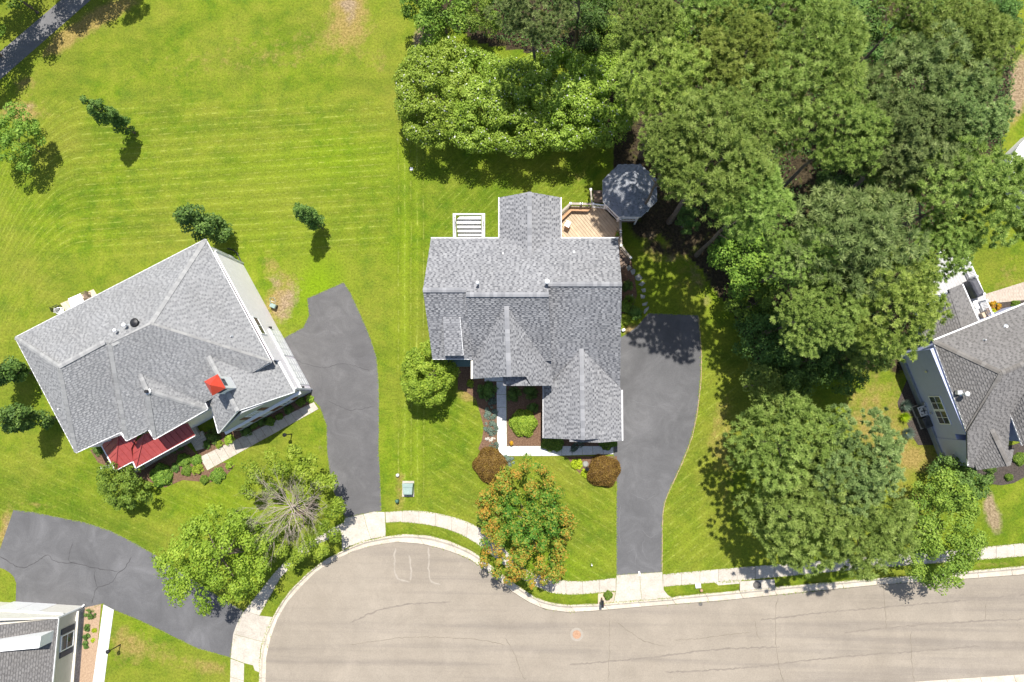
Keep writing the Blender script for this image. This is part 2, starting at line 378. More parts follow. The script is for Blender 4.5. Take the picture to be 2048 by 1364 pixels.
def copy_obj(o, parent=None, loc=None):
    c = o.copy(); COL.objects.link(c); ORIG[c.name] = ORIG.get(o.name, Vector())
    if parent is not None: c.parent = parent; ORIG[c.name] = ORIG[parent.name]
    if loc is not None: c.location = loc; ORIG[c.name] = Vector(loc)
    return c
def copy_tree(root, loc):
    r = copy_obj(root, None, loc)
    for ch in list(root.children):
        c = copy_obj(ch, r)
        for g in list(ch.children): copy_obj(g, c)
    return r
def G(pts, z=0.0): return [P(x, y, z) for x, y in pts]
def flat(name, px, z, th, mat, parent=None, **k): return MB().prism(G(px, z), depth=th).build(name, mat, parent, **k)
def smoothline(pts, sub=4):
    """catmull-rom through pixel points"""
    out = []; n = len(pts)
    for i in range(n-1):
        p0 = pts[max(i-1, 0)]; p1 = pts[i]; p2 = pts[i+1]; p3 = pts[min(i+2, n-1)]
        for k in range(sub):
            t = k/sub
            out.append(tuple(.5*((2*b)+(c-a)*t+(2*a-5*b+4*c-d)*t*t+(3*b-a-3*c+d)*t**3) for a, b, c, d in zip(p0, p1, p2, p3)))
    out.append(pts[-1]); return out
def resample(pts, n):
    d = [0]
    for a, b in zip(pts, pts[1:]): d.append(d[-1]+math.dist(a, b))
    out = []; j = 0
    for i in range(n+1):
        t = d[-1]*i/n
        while j < len(d)-2 and d[j+1] < t: j += 1
        u = (t-d[j])/max(1e-9, d[j+1]-d[j]); out.append(tuple(a+(b-a)*u for a, b in zip(pts[j], pts[j+1])))
    return out
def length(pts): return sum(math.dist(a, b) for a, b in zip(pts, pts[1:]))
def ribbon(name, px, wpx, z, mat, parent, jit=0.0, th=.003, **k):
    pts = smoothline(px, 4) if len(px) > 2 else px
    pts = resample(pts, max(2, int(length(pts)/5)))
    q = [P(x+rnd.uniform(-jit, jit), y+rnd.uniform(-jit, jit), z) for x, y in pts]
    mb = MB(); hw = wpx/24.5/2; L_, R_ = [], []
    for i, p in enumerate(q):
        d = q[min(i+1, len(q)-1)]-q[max(i-1, 0)]; nrm = Vector((-d.y, d.x, 0)).normalized(); h = hw*rnd.uniform(.5, 1.25)*(1 if 0 < i < len(q)-1 else .3)
        L_.append(p+nrm*h); R_.append(p-nrm*h)
    for i in range(len(q)-1): mb.face([R_[i], R_[i+1], L_[i+1], L_[i]])
    return mb.build(name, mat, parent, **k)
def inset(poly, d):
    """shrink a CCW/CW world polygon (2D) by d"""
    n = len(poly); ar = sum(poly[i].x*poly[(i+1) % n].y-poly[(i+1) % n].x*poly[i].y for i in range(n)); sgn = 1 if ar > 0 else -1
    out = []
    for i in range(n):
        a, b, c = poly[i-1], poly[i], poly[(i+1) % n]
        e1 = Vector((b.x-a.x, b.y-a.y)); e2 = Vector((c.x-b.x, c.y-b.y)); e1.normalize(); e2.normalize()
        n1 = Vector((-e1.y, e1.x))*sgn; n2 = Vector((-e2.y, e2.x))*sgn; k = 1+n1.dot(n2)
        m = (n1+n2)/max(k, .35); out.append(Vector((b.x+m.x*d, b.y+m.y*d, b.z)))
    return out
def slabs(parent, e1, e2, z, cell_px, th, mat, name='slab', gap=.012, keep=None):
    """paving cells between two pixel polylines, each its own object"""
    n = max(1, int(round((length(e1)+length(e2))/2/cell_px))); sub = 3
    a = resample(e1, n*sub); b = resample(e2, n*sub)
    for i in range(n):
        A = [P(*a[i*sub+k], z) for k in range(sub+1)]; B = [P(*b[i*sub+k], z) for k in range(sub+1)]
        poly = inset(A+B[::-1], gap)
        MB().prism(poly, depth=th).build(name, mat, parent)
# ---------------- roofs
def inpoly(x, y, poly):
    c = False; n = len(poly); j = n-1
    for i in range(n):
        if (poly[i][1] > y) != (poly[j][1] > y) and x < (poly[j][0]-poly[i][0])*(y-poly[i][1])/(poly[j][1]-poly[i][1])+poly[i][0]: c = not c
        j = i
    return c
def clip(poly, u0, u1, v0, v1):
    for ax, val, sg in ((0, u0, 1), (0, u1, -1), (1, v0, 1), (1, v1, -1)):
        out = []; n = len(poly)
        for i in range(n):
            a = poly[i-1]; b = poly[i]; da = (a[ax]-val)*sg; db = (b[ax]-val)*sg
            if (da >= 0) != (db >= 0):
                t = da/(da-db); out.append((a[0]+(b[0]-a[0])*t, a[1]+(b[1]-a[1])*t))
            if db >= 0: out.append(b)
        poly = out
        if len(poly) < 3: return []
    return poly
def shingle(mb, plane, pts, rng, row=.175, wid=.18, thick=.044):
    n = plane.n; u = Vector((0, 0, 1)).cross(n).normalized(); v = n.cross(u)
    if v.z < 0: v.negate(); u.negate()
    o = pts[0]; q = [((p-o).dot(u), (p-o).dot(v)) for p in pts]
    umin = min(a for a, b in q); umax = max(a for a, b in q); vmin = min(b for a, b in q); vmax = max(b for a, b in q)
    r = 0; vv = vmin; proud = False
    while vv < vmax:
        uu = umin-rng.uniform(0, wid); 
        while uu < umax:
            proud = (not proud) if rng.random() < .85 else proud
            wd = wid*(1.15 if proud else .75)*rng.uniform(.75, 1.3); u1 = uu+wd
            th = thick*(1.0 if proud else .45)+rng.uniform(0, .004)
            tn = min(1, max(0, (.58 if proud else .33)+rng.gauss(0, .09)))
            c = clip(q, uu, u1-.006, vv, vv+row)
            if c:
                hh = lambda b: .004+th*(1-(b-vv)/row)
                if proud: mb.face([o+u*a+v*b+n*hh(b) for a, b in c], tn)
                else:
                    for w0, w1, tt in ((vv, vv+row*.55, tn-.12), (vv+row*.55, vv+row, tn+.17)):
                        cc_ = clip(c, uu-1, u1+1, w0, w1)
                        if len(cc_) > 2: mb.face([o+u*a+v*b+n*hh(b) for a, b in cc_], min(1, max(0, tt)))
                lo = [a for a, b in c if abs(b-vv) < 1e-6]
                if len(lo) > 1:
                    a0, a1 = min(lo), max(lo); l0 = o+u*a0+v*vv; l1 = o+u*a1+v*vv
                    mb.face([l0, l1, l1+n*(.004+th), l0+n*(.004+th)], max(0, tn-.35))
            uu = u1
        vv += row; r += 1
def caps(parent, a, b, mat, w_=.34, step=.28, rise=.055, lift=.055, store={}):
    a = Vector(a); b = Vector(b); d = b-a; Ln = d.length; x = d/Ln
    y = Vector((0, 0, 1)).cross(x).normalized(); z = x.cross(y)
    key = (mat.name, round(w_, 2), round(step, 2))
    n = max(1, int(round(Ln/step))); s = Ln/n
    if key not in store:
        mb = MB(); hw = w_/2; t = .02
        prof = [(-hw, -rise), (0, 0), (hw, -rise)]
        for (y0, z0), (y1, z1) in zip(prof, prof[1:]):
            mb.face([(0, y0, z0+t), (step*1.06, y0, z0), (step*1.06, y1, z1), (0, y1, z1+t)][::-1])
        mb.face([(0, -hw, -rise-.03), (0, hw, -rise-.03), (0, hw, -rise+t), (0, 0, t), (0, -hw, -rise+t)])
        for sg in (-1, 1): mb.face([(0, sg*hw, -rise-.03), (step, sg*hw, -rise-.03), (step, sg*hw, -rise), (0, sg*hw, -rise+t)])
        me = bpy.data.meshes.new('ridge_cap'); me.from_pydata([tuple(v) for v in mb.v], [], mb.f); me.materials.append(mat); store[key] = me
    me = store[key]; R = Matrix((x, y, z)).transposed().to_4x4()
    for i in range(n):
        o = bpy.data.objects.new('ridge_cap', me); COL.objects.link(o); o.parent = parent
        p = a+x*(s*i)+Vector((0, 0, lift))-ORIG[parent.name]; o.matrix_basis = Matrix.Translation(p)@R
def roofset(house, slopes, mat, capmat, ridges, name='roof', th=.14, row=.175, wid=.18):
    """slopes: list of (plane, world pts). one roof deck mesh, one shingles part, caps"""
    mb = MB(); rng = random.Random(len(slopes)*13+5); sb = MB()
    for pl, pts in slopes:
        mb.prism(pts, depth=th); shingle(sb, pl, pts, rng, row, wid)
    r = mb.build(name, mat, house, tone=True)
    sb.build('shingles', mat, r, kind='stuff', tone=True)
    for a, b in ridges: caps(r, a, b, capmat)
    return r
def walls(house, pts, z1, mat, name='wall', z0=-.2, ins=0.0):
    if ins: pts = inset(pts, ins)
    mb = MB().prism([Vector((p.x, p.y, z1)) for p in pts], z0=z0); return mb.build(name, mat, house)
def wallface(house, a, b, za, zb, mat, th=.12, z0=-.1, name='wall', topk=()):
    """one wall panel from a to b with top heights za..zb, optional extra top points (t, z)"""
    a = Vector((a.x, a.y, 0)); b = Vector((b.x, b.y, 0)); d = b-a; nn = Vector((-d.y, d.x, 0)).normalized()*th/2
    top = [a+Vector((0, 0, za))]+[a+d*t+Vector((0, 0, z)) for t, z in topk]+[b+Vector((0, 0, zb))]
    pr = [a+Vector((0, 0, z0))]+top+[b+Vector((0, 0, z0))]
    mb = MB(); n = len(pr)
    f1 = [p+nn for p in pr]; f2 = [p-nn for p in pr]
    mb.face(f1); mb.face(f2[::-1])
    for i in range(n): mb.face([f1[i], f1[(i+1) % n], f2[(i+1) % n], f2[i]][::-1])
    return mb.build(name, mat, house)
def window(house, a, b, t, wd, z0, h, out, cols=2, rows=2, frame=None, shutter=None, depth=.1):
    """window on the wall line a-b (world, plan) at distance t metres from a; out = outward normal sign"""
    frame = frame or M['white']
    a = Vector((a.x, a.y, 0)); b = Vector((b.x, b.y, 0)); x = (b-a).normalized(); nrm = Vector((-x.y, x.x, 0))*out
    c = a+x*t+Vector((0, 0, z0+h/2))+nrm*.04
    R = Matrix((x, nrm, Vector((0, 0, 1)))).transposed()
    fr = MB(); k = .07
    for sx in (-1, 1): fr.box(c+x*(sx*(wd/2)), (k, depth, h+k), R=R)
    for sz in (-1, 1): fr.box(c+Vector((0, 0, sz*h/2)), (wd-k, depth, k), R=R)
    f = fr.build('window', frame, house)
    MB().box(c-nrm*.01, (wd-k, .02, h-k), R=R).build('pane', M['glass'], f)
    mu = MB()
    for i in range(1, cols): mu.box(c+x*(wd*(i/cols-.5)), (.035, .05, h-k-.001), R=R)
    for j in range(1, rows): mu.box(c+Vector((0, 0, h*(j/rows-.5)))+nrm*.003, (wd-k-.002, .05, .035), R=R)
    if cols*rows > 1: mu.build('muntin', frame, f)
    if shutter is not None:
        for sx in (-1, 1): MB().box(c+x*(sx*(wd/2+.32)), (.42, .07, h+.05), R=R).build('shutter', shutter, house)
    return f
def gutter(house, pts, mat, w_=.085, h=.12, name='gutter'):
    for a, b in zip(pts, pts[1:]):
        MB().bar(a, b, w_, h).build(name, mat, house)
# ---------------- vegetation
def np_mesh(name, verts, k, tone, mat):
    nf = len(verts)//k; me = bpy.data.meshes.new(name); me.vertices.add(nf*k); me.vertices.foreach_set('co', verts.astype(np.float32).ravel())
    me.loops.add(nf*k); me.loops.foreach_set('vertex_index', np.arange(nf*k, dtype=np.int32))
    me.polygons.add(nf); me.polygons.foreach_set('loop_start', np.arange(0, nf*k, k, dtype=np.int32))
    try: me.polygons.foreach_set('loop_total', np.full(nf, k, dtype=np.int32))
    except Exception: pass
    at = me.attributes.new('tone', 'FLOAT', 'FACE'); at.data.foreach_set('value', np.clip(tone, 0, 1).astype(np.float32))
    me.update(calc_edges=True); me.materials.append(mat); return me
def unit(rg, n, zmin=-1.0):
    z = rg.uniform(zmin, 1, n); a = rg.uniform(0, 2*np.pi, n); r = np.sqrt(1-z*z); return np.stack([r*np.cos(a), r*np.sin(a), z], 1)
def perp(rg, d):
    r = unit(rg, len(d)); p = np.cross(d, r); return p/np.maximum(1e-6, np.linalg.norm(p, axis=1))[:, None]
def lobes(rg, n, rx, ry, rz, inner=.3, lump=.2, zmin=-.35):
    d = unit(rg, n, zmin); ph = np.arctan2(d[:, 1], d[:, 0]); k1, k2 = rg.uniform(0, 6.28, 2)
    s = 1+lump*(.6*np.sin(2*ph+k1)+.4*np.sin(5*ph+k2)); rad = np.where(rg.random(n) < inner, rg.uniform(.35, .8, n), rg.uniform(.86, 1.04, n))
    return d*np.array([rx, ry, rz])*(rad*s)[:, None], d
def pine_mesh(name, seed, ln_=(.24, .42), R=4.2, Hh=4.6, nl=95, lr=(.8, 1.2), npf=9, nn=54, mat=None, lump=.22):
    rg = np.random.default_rng(seed); c, _ = lobes(rg, nl, R*.84, R*.84, Hh*.85, lump=lump)
    lt = rg.normal(0, .10, nl); rl = rg.uniform(*lr, nl)
    d = unit(rg, nl*npf, -.25); ci = np.repeat(np.arange(nl), npf)
    pc = c[ci]+d*(rl[ci]*rg.uniform(.7, 1.05, nl*npf))[:, None]*np.array([1, 1, .75])
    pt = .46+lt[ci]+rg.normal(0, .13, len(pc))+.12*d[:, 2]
    # needle tufts
    m = len(pc); pi = np.repeat(np.arange(m), nn); nd = unit(rg, m*nn, -.35); od = d[pi]*.5; nd = nd+od+np.array([0, 0, .15]); nd /= np.linalg.norm(nd, axis=1)[:, None]
    ln = rg.uniform(*ln_, m*nn)[:, None]; w0 = perp(rg, nd)*rg.uniform(.026, .046, m*nn)[:, None]
    b = pc[pi]+nd*.03; tip = b+nd*ln
    v = np.stack([b-w0, b+w0, tip+w0*.25], 1).reshape(-1, 3)
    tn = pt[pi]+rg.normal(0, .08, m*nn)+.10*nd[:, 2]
    # tuft cores (short squat octahedra halves)
    oc = np.array([[1, 0, 0], [0, 1, 0], [-1, 0, 0], [0, -1, 0]])*.15; up = np.array([0, 0, .15])
    cores = []
    for i in range(4):
        a = pc+oc[i]; bb = pc+oc[(i+1) % 4]; t = pc+up; cores.append(np.stack([a, bb, t], 1))
    cv = np.concatenate(cores).reshape(-1, 3); ct = np.tile(pt-.12, 4)
    return np_mesh(name, np.concatenate([v, cv]), 3, np.concatenate([tn, ct]), mat)
def leaf_mesh(name, seed, rx, ry, rz, nl, lr, nleaf, size, mat, inner=.25, lump=.18, flat_=.6, zmin=-.4, tone0=.5, tsd=.13, flowers=0.0, side=None, blocky=0.0, sky=.35):
    rg = np.random.default_rng(seed); c, d0 = lobes(rg, nl, rx-lr[0]*.6, ry-lr[0]*.6, rz-lr[0]*.5, inner, lump, zmin)
    rl = rg.uniform(*lr, nl); lt = rg.normal(0, .09, nl)
    m = nl*nleaf; ci = np.repeat(np.arange(nl), nleaf); d = unit(rg, m, -.3)
    pos = c[ci]+d*(rl[ci]*rg.uniform(.55, 1.06, m))[:, None]*np.array([1, 1, .8])
    nrm = d*.7+np.array([0, 0, sky])+rg.normal(0, flat_*.6, (m, 3)); nrm /= np.linalg.norm(nrm, axis=1)[:, None]
    a = perp(rg, nrm); b = np.cross(nrm, a); s = size*rg.uniform(.6, 1.25, m)[:, None]
    v = np.stack([pos-a*s*.62, pos-b*s*.36, pos+a*s*.62, pos+b*s*.36], 1).reshape(-1, 3)
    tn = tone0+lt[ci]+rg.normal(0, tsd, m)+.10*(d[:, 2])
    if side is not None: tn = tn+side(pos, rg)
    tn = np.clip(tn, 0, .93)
    if flowers:
        hi = (d[:, 2] > .2) & (rg.random(m) < flowers); tn = np.where(hi, rg.uniform(.96, 1, m), tn)
    return np_mesh(name, v, 4, tn, mat)
def trunk_mb(base, top, r0, limbs=7, spread=2.5, seed=1, r1=None, sides=8):
    rg = random.Random(seed); mb = MB(); base = Vector(base); top = Vector(top); h = (top-base).length
    pts = [base+(top-base)*(i/6)+Vector((rg.uniform(-1, 1), rg.uniform(-1, 1), 0))*r0*.5*(0 < i < 6) for i in range(7)]
    mb.tube(pts, [r0*(1.25 if i == 0 else 1-.13*i) for i in range(7)], sides)
    for k in range(limbs):
        t = rg.uniform(.45, .95); s = base+(top-base)*t; a = 2*math.pi*(k/limbs)+rg.uniform(-.3, .3); l = spread*rg.uniform(.5, .9)
        e = s+Vector((math.cos(a)*l, math.sin(a)*l, h*.16)); m = (s+e)/2+Vector((0, 0, -.05*l))
        mb.tube([s, m, e], [r0*.38, r0*.25, r0*.08], 5)
    return mb
def tree(name, label, px, zc, crown, trunk_r, scale=1.0, rot=0.0, cat='tree', group=None, zs=None, limbs=7, spread=2.4, mat=None, base=None):
    """crown centre seen at pixel px when it is zc metres up; the trunk runs straight down from there"""
    c = P(px[0], px[1], zc); root = empty(name, (c.x, c.y, 0), label, cat, group)
    mb = trunk_mb((c.x, c.y, -.05), (c.x, c.y, zc*1.02), trunk_r, limbs, spread*scale, seed=int(px[0]*7+px[1]))
    mb.build('trunk', M['bark'], root)
    o = bpy.data.objects.new('crown', crown); COL.objects.link(o); o.parent = root; ORIG[o.name] = ORIG[root.name]
    o.location = (0, 0, zc); o.rotation_euler = (0, 0, rot); o.scale = (scale, scale, zs or scale)
    if mat is not None:
        o.material_slots[0].link = 'OBJECT'; o.material_slots[0].material = mat
    return root
def shrub(name, label, px, z, mesh, sc=(1, 1, 1), rot=0.0, group=None, cat='shrub'):
    c = P(px[0], px[1], z); o = bpy.data.objects.new(name, mesh); COL.objects.link(o); o.location = (c.x, c.y, 0); o.scale = sc; o.rotation_euler = (0, 0, rot)
    return tag(o, label, cat, group)

def dome_mesh(name, seed, R, rz, n, size, mat, tone0=.5, wob=.05, zmin=-.15):
    """clipped dome of small leaves, smooth but not perfectly regular"""
    rg = np.random.default_rng(seed); d = unit(rg, n, zmin); k = rg.uniform(0, 6.28, 4)
    wv = 1+wob*(np.sin(5*d[:,0]+k[0])+np.sin(6*d[:,1]+k[1])+.7*np.sin(7*d[:,2]+9*d[:,0]+k[2]))
    pos = d*np.array([R, R, rz])*(wv*rg.uniform(.86, 1.03, n))[:,None]; nrm = d*.6+np.array([0,0,.3])+rg.normal(0,.42,(n,3)); nrm /= np.linalg.norm(nrm,axis=1)[:,None]
    a = perp(rg, nrm); b = np.cross(nrm, a); s = size*rg.uniform(.6,1.3,n)[:,None]
    cl = .06*(np.sin(11*d[:,0]+k[3])+np.sin(13*d[:,1]+k[0]))
    return np_mesh(name, np.stack([pos-a*s*.62,pos-b*s*.36,pos+a*s*.62,pos+b*s*.36],1).reshape(-1,3), 4, tone0+cl+rg.normal(0,.17,n), mat)
# ================================================================== GROUND
KIN_L = [(518,1560),(530,1364),(531,1317),(540,1276),(554,1238),(574,1204),(601.5,1173),(632,1143),(666,1122),(700,1105),(741.5,1092),(793,1084),(844,1088),(892,1100),(936,1117),(987.6,1151),(1022,1182),(1056,1204),(1090,1219),(1134.5,1225),(1186,1222.5),(1261,1216),(1348,1209),(1450.5,1201),(1553,1190.5),(1655.6,1180),(1758,1170),(1860.6,1163),(1963,1156),(2048,1149.5),(2500,1115)]
KOUT_L = [(505,1560),(518,1364),(519.5,1324),(523,1293),(533,1262),(547,1231.5),(560.5,1207.6),(581,1180),(615,1146),(649,1120),(683.5,1102),(724,1083),(772,1073),(810,1068),(858,1071),(902,1083),(947,1103.5),(970,1121),(1001,1146),(1039,1174),(1073,1196),(1107,1207),(1141,1209.5),(1196,1208),(1227,1205),(1343,1196),(1348,1193),(1450.5,1183.6),(1553,1173.4),(1655.6,1165),(1758,1156),(1860.6,1149.5),(1929,1143),(2048,1131.7),(2500,1097)]
K2_IN = [(2500,1314),(2048,1350),(1843,1364),(1500,1393),(1300,1415),(1150,1460),(1050,1530)]
K2_OUT = [(2500,1332),(2048,1368),(1843,1382),(1500,1411),(1310,1433),(1163,1474),(1065,1545)]
ROADPX = KIN_L + K2_IN + [(950,1600),(810,1640),(670,1610),(590,1560)]
RIN = RM.transposed()
def to_px(X, Y, Z=0.0):
    p = np.stack([X, Y, np.full_like(X, Z)-H], -1) @ np.array(RM)      # RM^T p
    return 1024-F*p[..., 0]/p[..., 2], 682+F*p[..., 1]/p[..., 2]
def np_inpoly(X, Y, poly):
    c = np.zeros(X.shape, bool); n = len(poly); j = n-1
    for i in range(n):
        xi, yi = poly[i]; xj, yj = poly[j]
        if yi != yj:
            t = ((yi > Y) != (yj > Y)) & (X < (xj-xi)*(Y-yi)/(yj-yi)+xi); c ^= t
        j = i
    return c
def blob(X, Y, cx, cy, rx, ry, rot=0, k=1.0):
    a = math.radians(rot); dx = X-cx; dy = Y-cy; u = dx*math.cos(a)+dy*math.sin(a); v = -dx*math.sin(a)+dy*math.cos(a)
    return k*np.exp(-((u/rx)**2+(v/ry)**2))
def soft(X, a, b, e=14.0): return np.clip((X-a)/e, 0, 1)*np.clip((b-X)/e, 0, 1)
def make_lawn():
    st = .3; xs = np.arange(-58, 50, st); ys = np.arange(-38, 46, st); nx, ny = len(xs), len(ys)
    X, Y = np.meshgrid(xs, ys); PX, PY = to_px(X, Y); Z = np.zeros_like(X)
    mid = [tuple(a*.12+b*.88 for a, b in zip(p, q)) for p, q in zip(resample(KIN_L, 160), resample(KOUT_L, 160))]
    mid2 = [tuple(a*.12+b*.88 for a, b in zip(p, q)) for p, q in zip(resample(K2_IN, 40), resample(K2_OUT, 40))]
    road = mid+mid2+[(950,1610),(810,1650),(670,1620),(580,1570)]
    Z[np_inpoly(PX, PY, road)] = -.3
    Z[np_inpoly(PX, PY, [(913,438),(962,438),(962,500),(913,500)])] = -3.0
    dry = sum(blob(PX, PY, *b) for b in [(40,225,50,25,0,.9),(120,85,40,18,-40,.9),(180,45,60,20,-35,.8),(240,15,60,20,-30,.7),(50,165,30,20,0,.5),(400,130,280,80,-8,.26),(620,90,160,60,-8,.2),(700,40,40,55,20,.75),(690,5,30,15,0,.7),(760,130,30,30,0,.35),(560,600,34,62,25,.85),(540,530,16,28,0,.6),(650,505,16,14,0,.4),(630,400,30,20,0,.35),(1740,820,70,90,20,.62),(1790,900,60,60,0,.5),(1850,920,70,30,0,.55),(1440,850,26,90,10,.5),(1455,960,26,80,0,.35),(1850,1000,60,30,0,.5),(2020,560,50,70,0,.4),(1985,420,50,40,0,.3),(2035,190,26,80,15,.9),(300,1300,80,30,20,.5),(420,1335,50,20,15,.6),(10,1060,14,50,10,.9),(80,1010,60,7,6,.5),(250,1290,30,60,0,.4),(400,960,60,40,0,.25),(1050,940,120,30,0,.2),(800,1010,20,50,0,.3),(1270,660,30,14,0,.8),(936,790,24,14,20,.9),(1165,930,30,30,45,.2),(800,965,12,40,0,.5),(820,430,60,50,0,.12),(1150,350,60,30,10,.3),(1330,500,60,30,0,.6),(1390,560,50,50,0,.4),(640,870,18,60,-10,.3),(380,560,120,16,-22,.3),(250,1140,60,10,30,.1),(1980,1130,100,8,-5,.4)])
    lush = sum(blob(PX, PY, *b) for b in [(640,330,260,55,-4,.6),(640,560,45,50,0,1.2),(620,600,60,40,0,.6),(810,560,26,260,0,.5),(560,450,140,60,0,.4),(540,1000,100,60,0,.5),(1100,1130,140,30,0,.5),(830,900,60,60,0,.4),(1380,1100,60,60,0,.2),(260,830,60,60,0,.4),(1330,600,30,40,0,.3),(60,420,80,60,0,.3),(300,1000,120,40,10,.3)])
    soil = sum(blob(PX, PY, *b) for b in [(1390,470,40,40,0,.9),(1290,455,40,25,0,1.0),(1320,500,40,16,20,.8),(1430,545,24,50,10,.7),(1832,830,16,60,-24,1.1),(1800,700,40,30,0,.6),(1800,735,30,20,0,.5),(1700,735,70,30,0,.7)])
    bare = sum(blob(PX, PY, *b) for b in [(572,608,26,55,25,.85),(548,560,16,26,0,.6),(645,505,10,10,0,.4),(845,78,20,36,15,1.2),(700,30,16,34,0,.7),(690,8,30,12,0,.6),(740,90,20,20,0,.35),(1987,1035,15,36,-18,1.3),(1978,1000,9,20,0,.8),(2042,150,22,60,0,.9),(2030,200,20,40,0,.8),(1270,662,22,10,0,.8),(1390,545,22,30,0,.5),(1340,520,22,14,0,.6),(1410,600,14,24,0,.5),(1855,830,10,50,-24,.8),(60,215,30,12,0,.5),(250,10,20,12,0,.4),(14,1050,8,30,10,.7),(1300,470,20,14,0,.5),(440,950,30,12,0,.4),(640,885,8,20,0,.5)])
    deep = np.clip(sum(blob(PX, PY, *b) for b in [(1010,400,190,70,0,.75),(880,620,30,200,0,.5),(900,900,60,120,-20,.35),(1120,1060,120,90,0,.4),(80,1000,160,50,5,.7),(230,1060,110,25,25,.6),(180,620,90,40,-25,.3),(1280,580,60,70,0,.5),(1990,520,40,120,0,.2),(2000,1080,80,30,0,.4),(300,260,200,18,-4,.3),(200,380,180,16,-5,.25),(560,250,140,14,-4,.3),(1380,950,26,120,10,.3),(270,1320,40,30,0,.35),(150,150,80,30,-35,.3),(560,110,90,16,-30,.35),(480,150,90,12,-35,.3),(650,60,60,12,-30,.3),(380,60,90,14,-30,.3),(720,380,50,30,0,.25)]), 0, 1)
    fl = np_inpoly(PX, PY, [(1225,310),(1235,440),(1300,450),(1400,540),(1470,640),(1520,760),(1660,760),(1860,700),(1850,520),(2000,330),(2030,120),(2060,-400),(760,-400),(790,-20),(960,90),(1150,120)])
    soil = np.where(fl, np.maximum(soil, .75), soil)
    # mower phase per region, in passes
    def S_(a): return np.clip(a, 0, 1)
    r1 = soft(PX, -200, 785)*soft(PY, 190, 520, 30); ph1 = (PY+.07*PX-np.maximum(0, 170-PX)**2*.006)/11.3
    r2 = soft(PX, 785, 862, 6)*soft(PY, 190, 1010); ph2 = PX/12.5
    r3 = soft(PX, 862, 1200)*soft(PY, 300, 480); ph3 = (PX+PY)/13.5
    r4 = soft(PX, 800, 1234)*soft(PY, 790, 1190); ph4 = (PX*.62-PY)/15
    r5 = soft(PX, 1300, 1480)*soft(PY, 700, 1180); ph5 = (PX*.8+PY)/17
    r6 = soft(PX, -100, 640)*soft(PY, 880, 1100, 20)*.5; ph6 = (PY-.45*PX)/14
    r7 = soft(PX, -300, 130)*soft(PY, 330, 700, 40)*.6
    ph = np.select([r2 > 0, r4 > 0, r3 > 0, r5 > 0, r6 > 0], [ph2, ph4, ph3, ph5, ph6], ph1)
    amp = np.select([r2 > 0, r4 > 0, r3 > 0, r5 > 0, r6 > 0], [r2, r4*.75, r3*.7, r5*.8, r6], np.maximum(r1, r7))
    V = np.stack([X, Y, Z], -1).reshape(-1, 3)
    i = np.arange(ny-1)[:, None]*nx+np.arange(nx-1)[None, :]
    Fq = np.stack([i, i+1, i+1+nx, i+nx], -1).reshape(-1, 4)
    nv0 = len(V); x0, x1, y0, y1 = xs[0], xs[-1], ys[0], ys[-1]; B = 1500.
    ext = np.array([[-B,-B,0],[B,-B,0],[B,B,0],[-B,B,0],[x0,y0,0],[x1,y0,0],[x1,y1,0],[x0,y1,0]])
    V = np.concatenate([V, ext]); e = nv0
    Fx = np.array([[e,e+1,e+5,e+4],[e+1,e+2,e+6,e+5],[e+2,e+3,e+7,e+6],[e+3,e,e+4,e+7]]); Fq = np.concatenate([Fq, Fx])
    me = bpy.data.meshes.new('lawn'); me.vertices.add(len(V)); me.vertices.foreach_set('co', V.ravel())
    me.loops.add(Fq.size); me.loops.foreach_set('vertex_index', Fq.ravel().astype(np.int32))
    me.polygons.add(len(Fq)); me.polygons.foreach_set('loop_start', np.arange(0, Fq.size, 4, dtype=np.int32)); me.update(calc_edges=True)
    for nm, A in (('dry', dry), ('lush', lush), ('soil', soil), ('deep', deep), ('bare', bare), ('mow', ph), ('mowamp', amp)):
        at = me.attributes.new(nm, 'FLOAT', 'POINT'); at.data.foreach_set('value', np.concatenate([A.ravel(), np.zeros(8)]).astype(np.float32))
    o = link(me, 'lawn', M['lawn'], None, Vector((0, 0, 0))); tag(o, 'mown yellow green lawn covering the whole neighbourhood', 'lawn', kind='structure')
make_lawn()
# street
street = MB().prism(G(ROADPX, -.12), depth=.1).build('street', M['street'], origin=Vector((0, 0, -.12)), label='worn warm grey asphalt street ending in a round cul de sac', cat='street', kind='structure')
# kerb : rolled kerb and gutter pan, block by block
def kerb(name, inn, out, label, cell=66):
    root = empty(name, (0, 0, 0), label, 'kerb', kind='structure')
    n = max(1, int(length(inn)/cell)); sub = 5; a = resample(inn, n*sub); b = resample(out, n*sub)
    prof = [(0, -.118), (.12, -.112), (.55, -.10), (.68, -.03), (.78, .022), (1.0, .028), (1.0, -.3), (0, -.3)]
    for i in range(n):
        mb = MB(); rows = []
        for k in range(sub+1):
            A = P(*a[i*sub+k], 0); B = P(*b[i*sub+k], 0)
            rows.append([A.lerp(B, t)+Vector((0, 0, z)) for t, z in prof])
        d0 = (rows[1][0]-rows[0][0]).normalized()*.012; d1 = (rows[-1][0]-rows[-2][0]).normalized()*.012
        rows[0] = [p+d0 for p in rows[0]]; rows[-1] = [p-d1 for p in rows[-1]]
        for k in range(sub):
            for j in range(6): mb.face([rows[k][j], rows[k+1][j], rows[k+1][j+1], rows[k][j+1]])
        mb.face(rows[0]); mb.face(rows[-1][::-1])
        mb.build('kerb_stone', M['kerb'], root)
    return root
kerb('kerb', KIN_L, KOUT_L, 'pale concrete kerb curving round the cul de sac and along the street')
kerb('kerb', K2_IN, K2_OUT, 'pale concrete kerb along the bottom edge of the street')
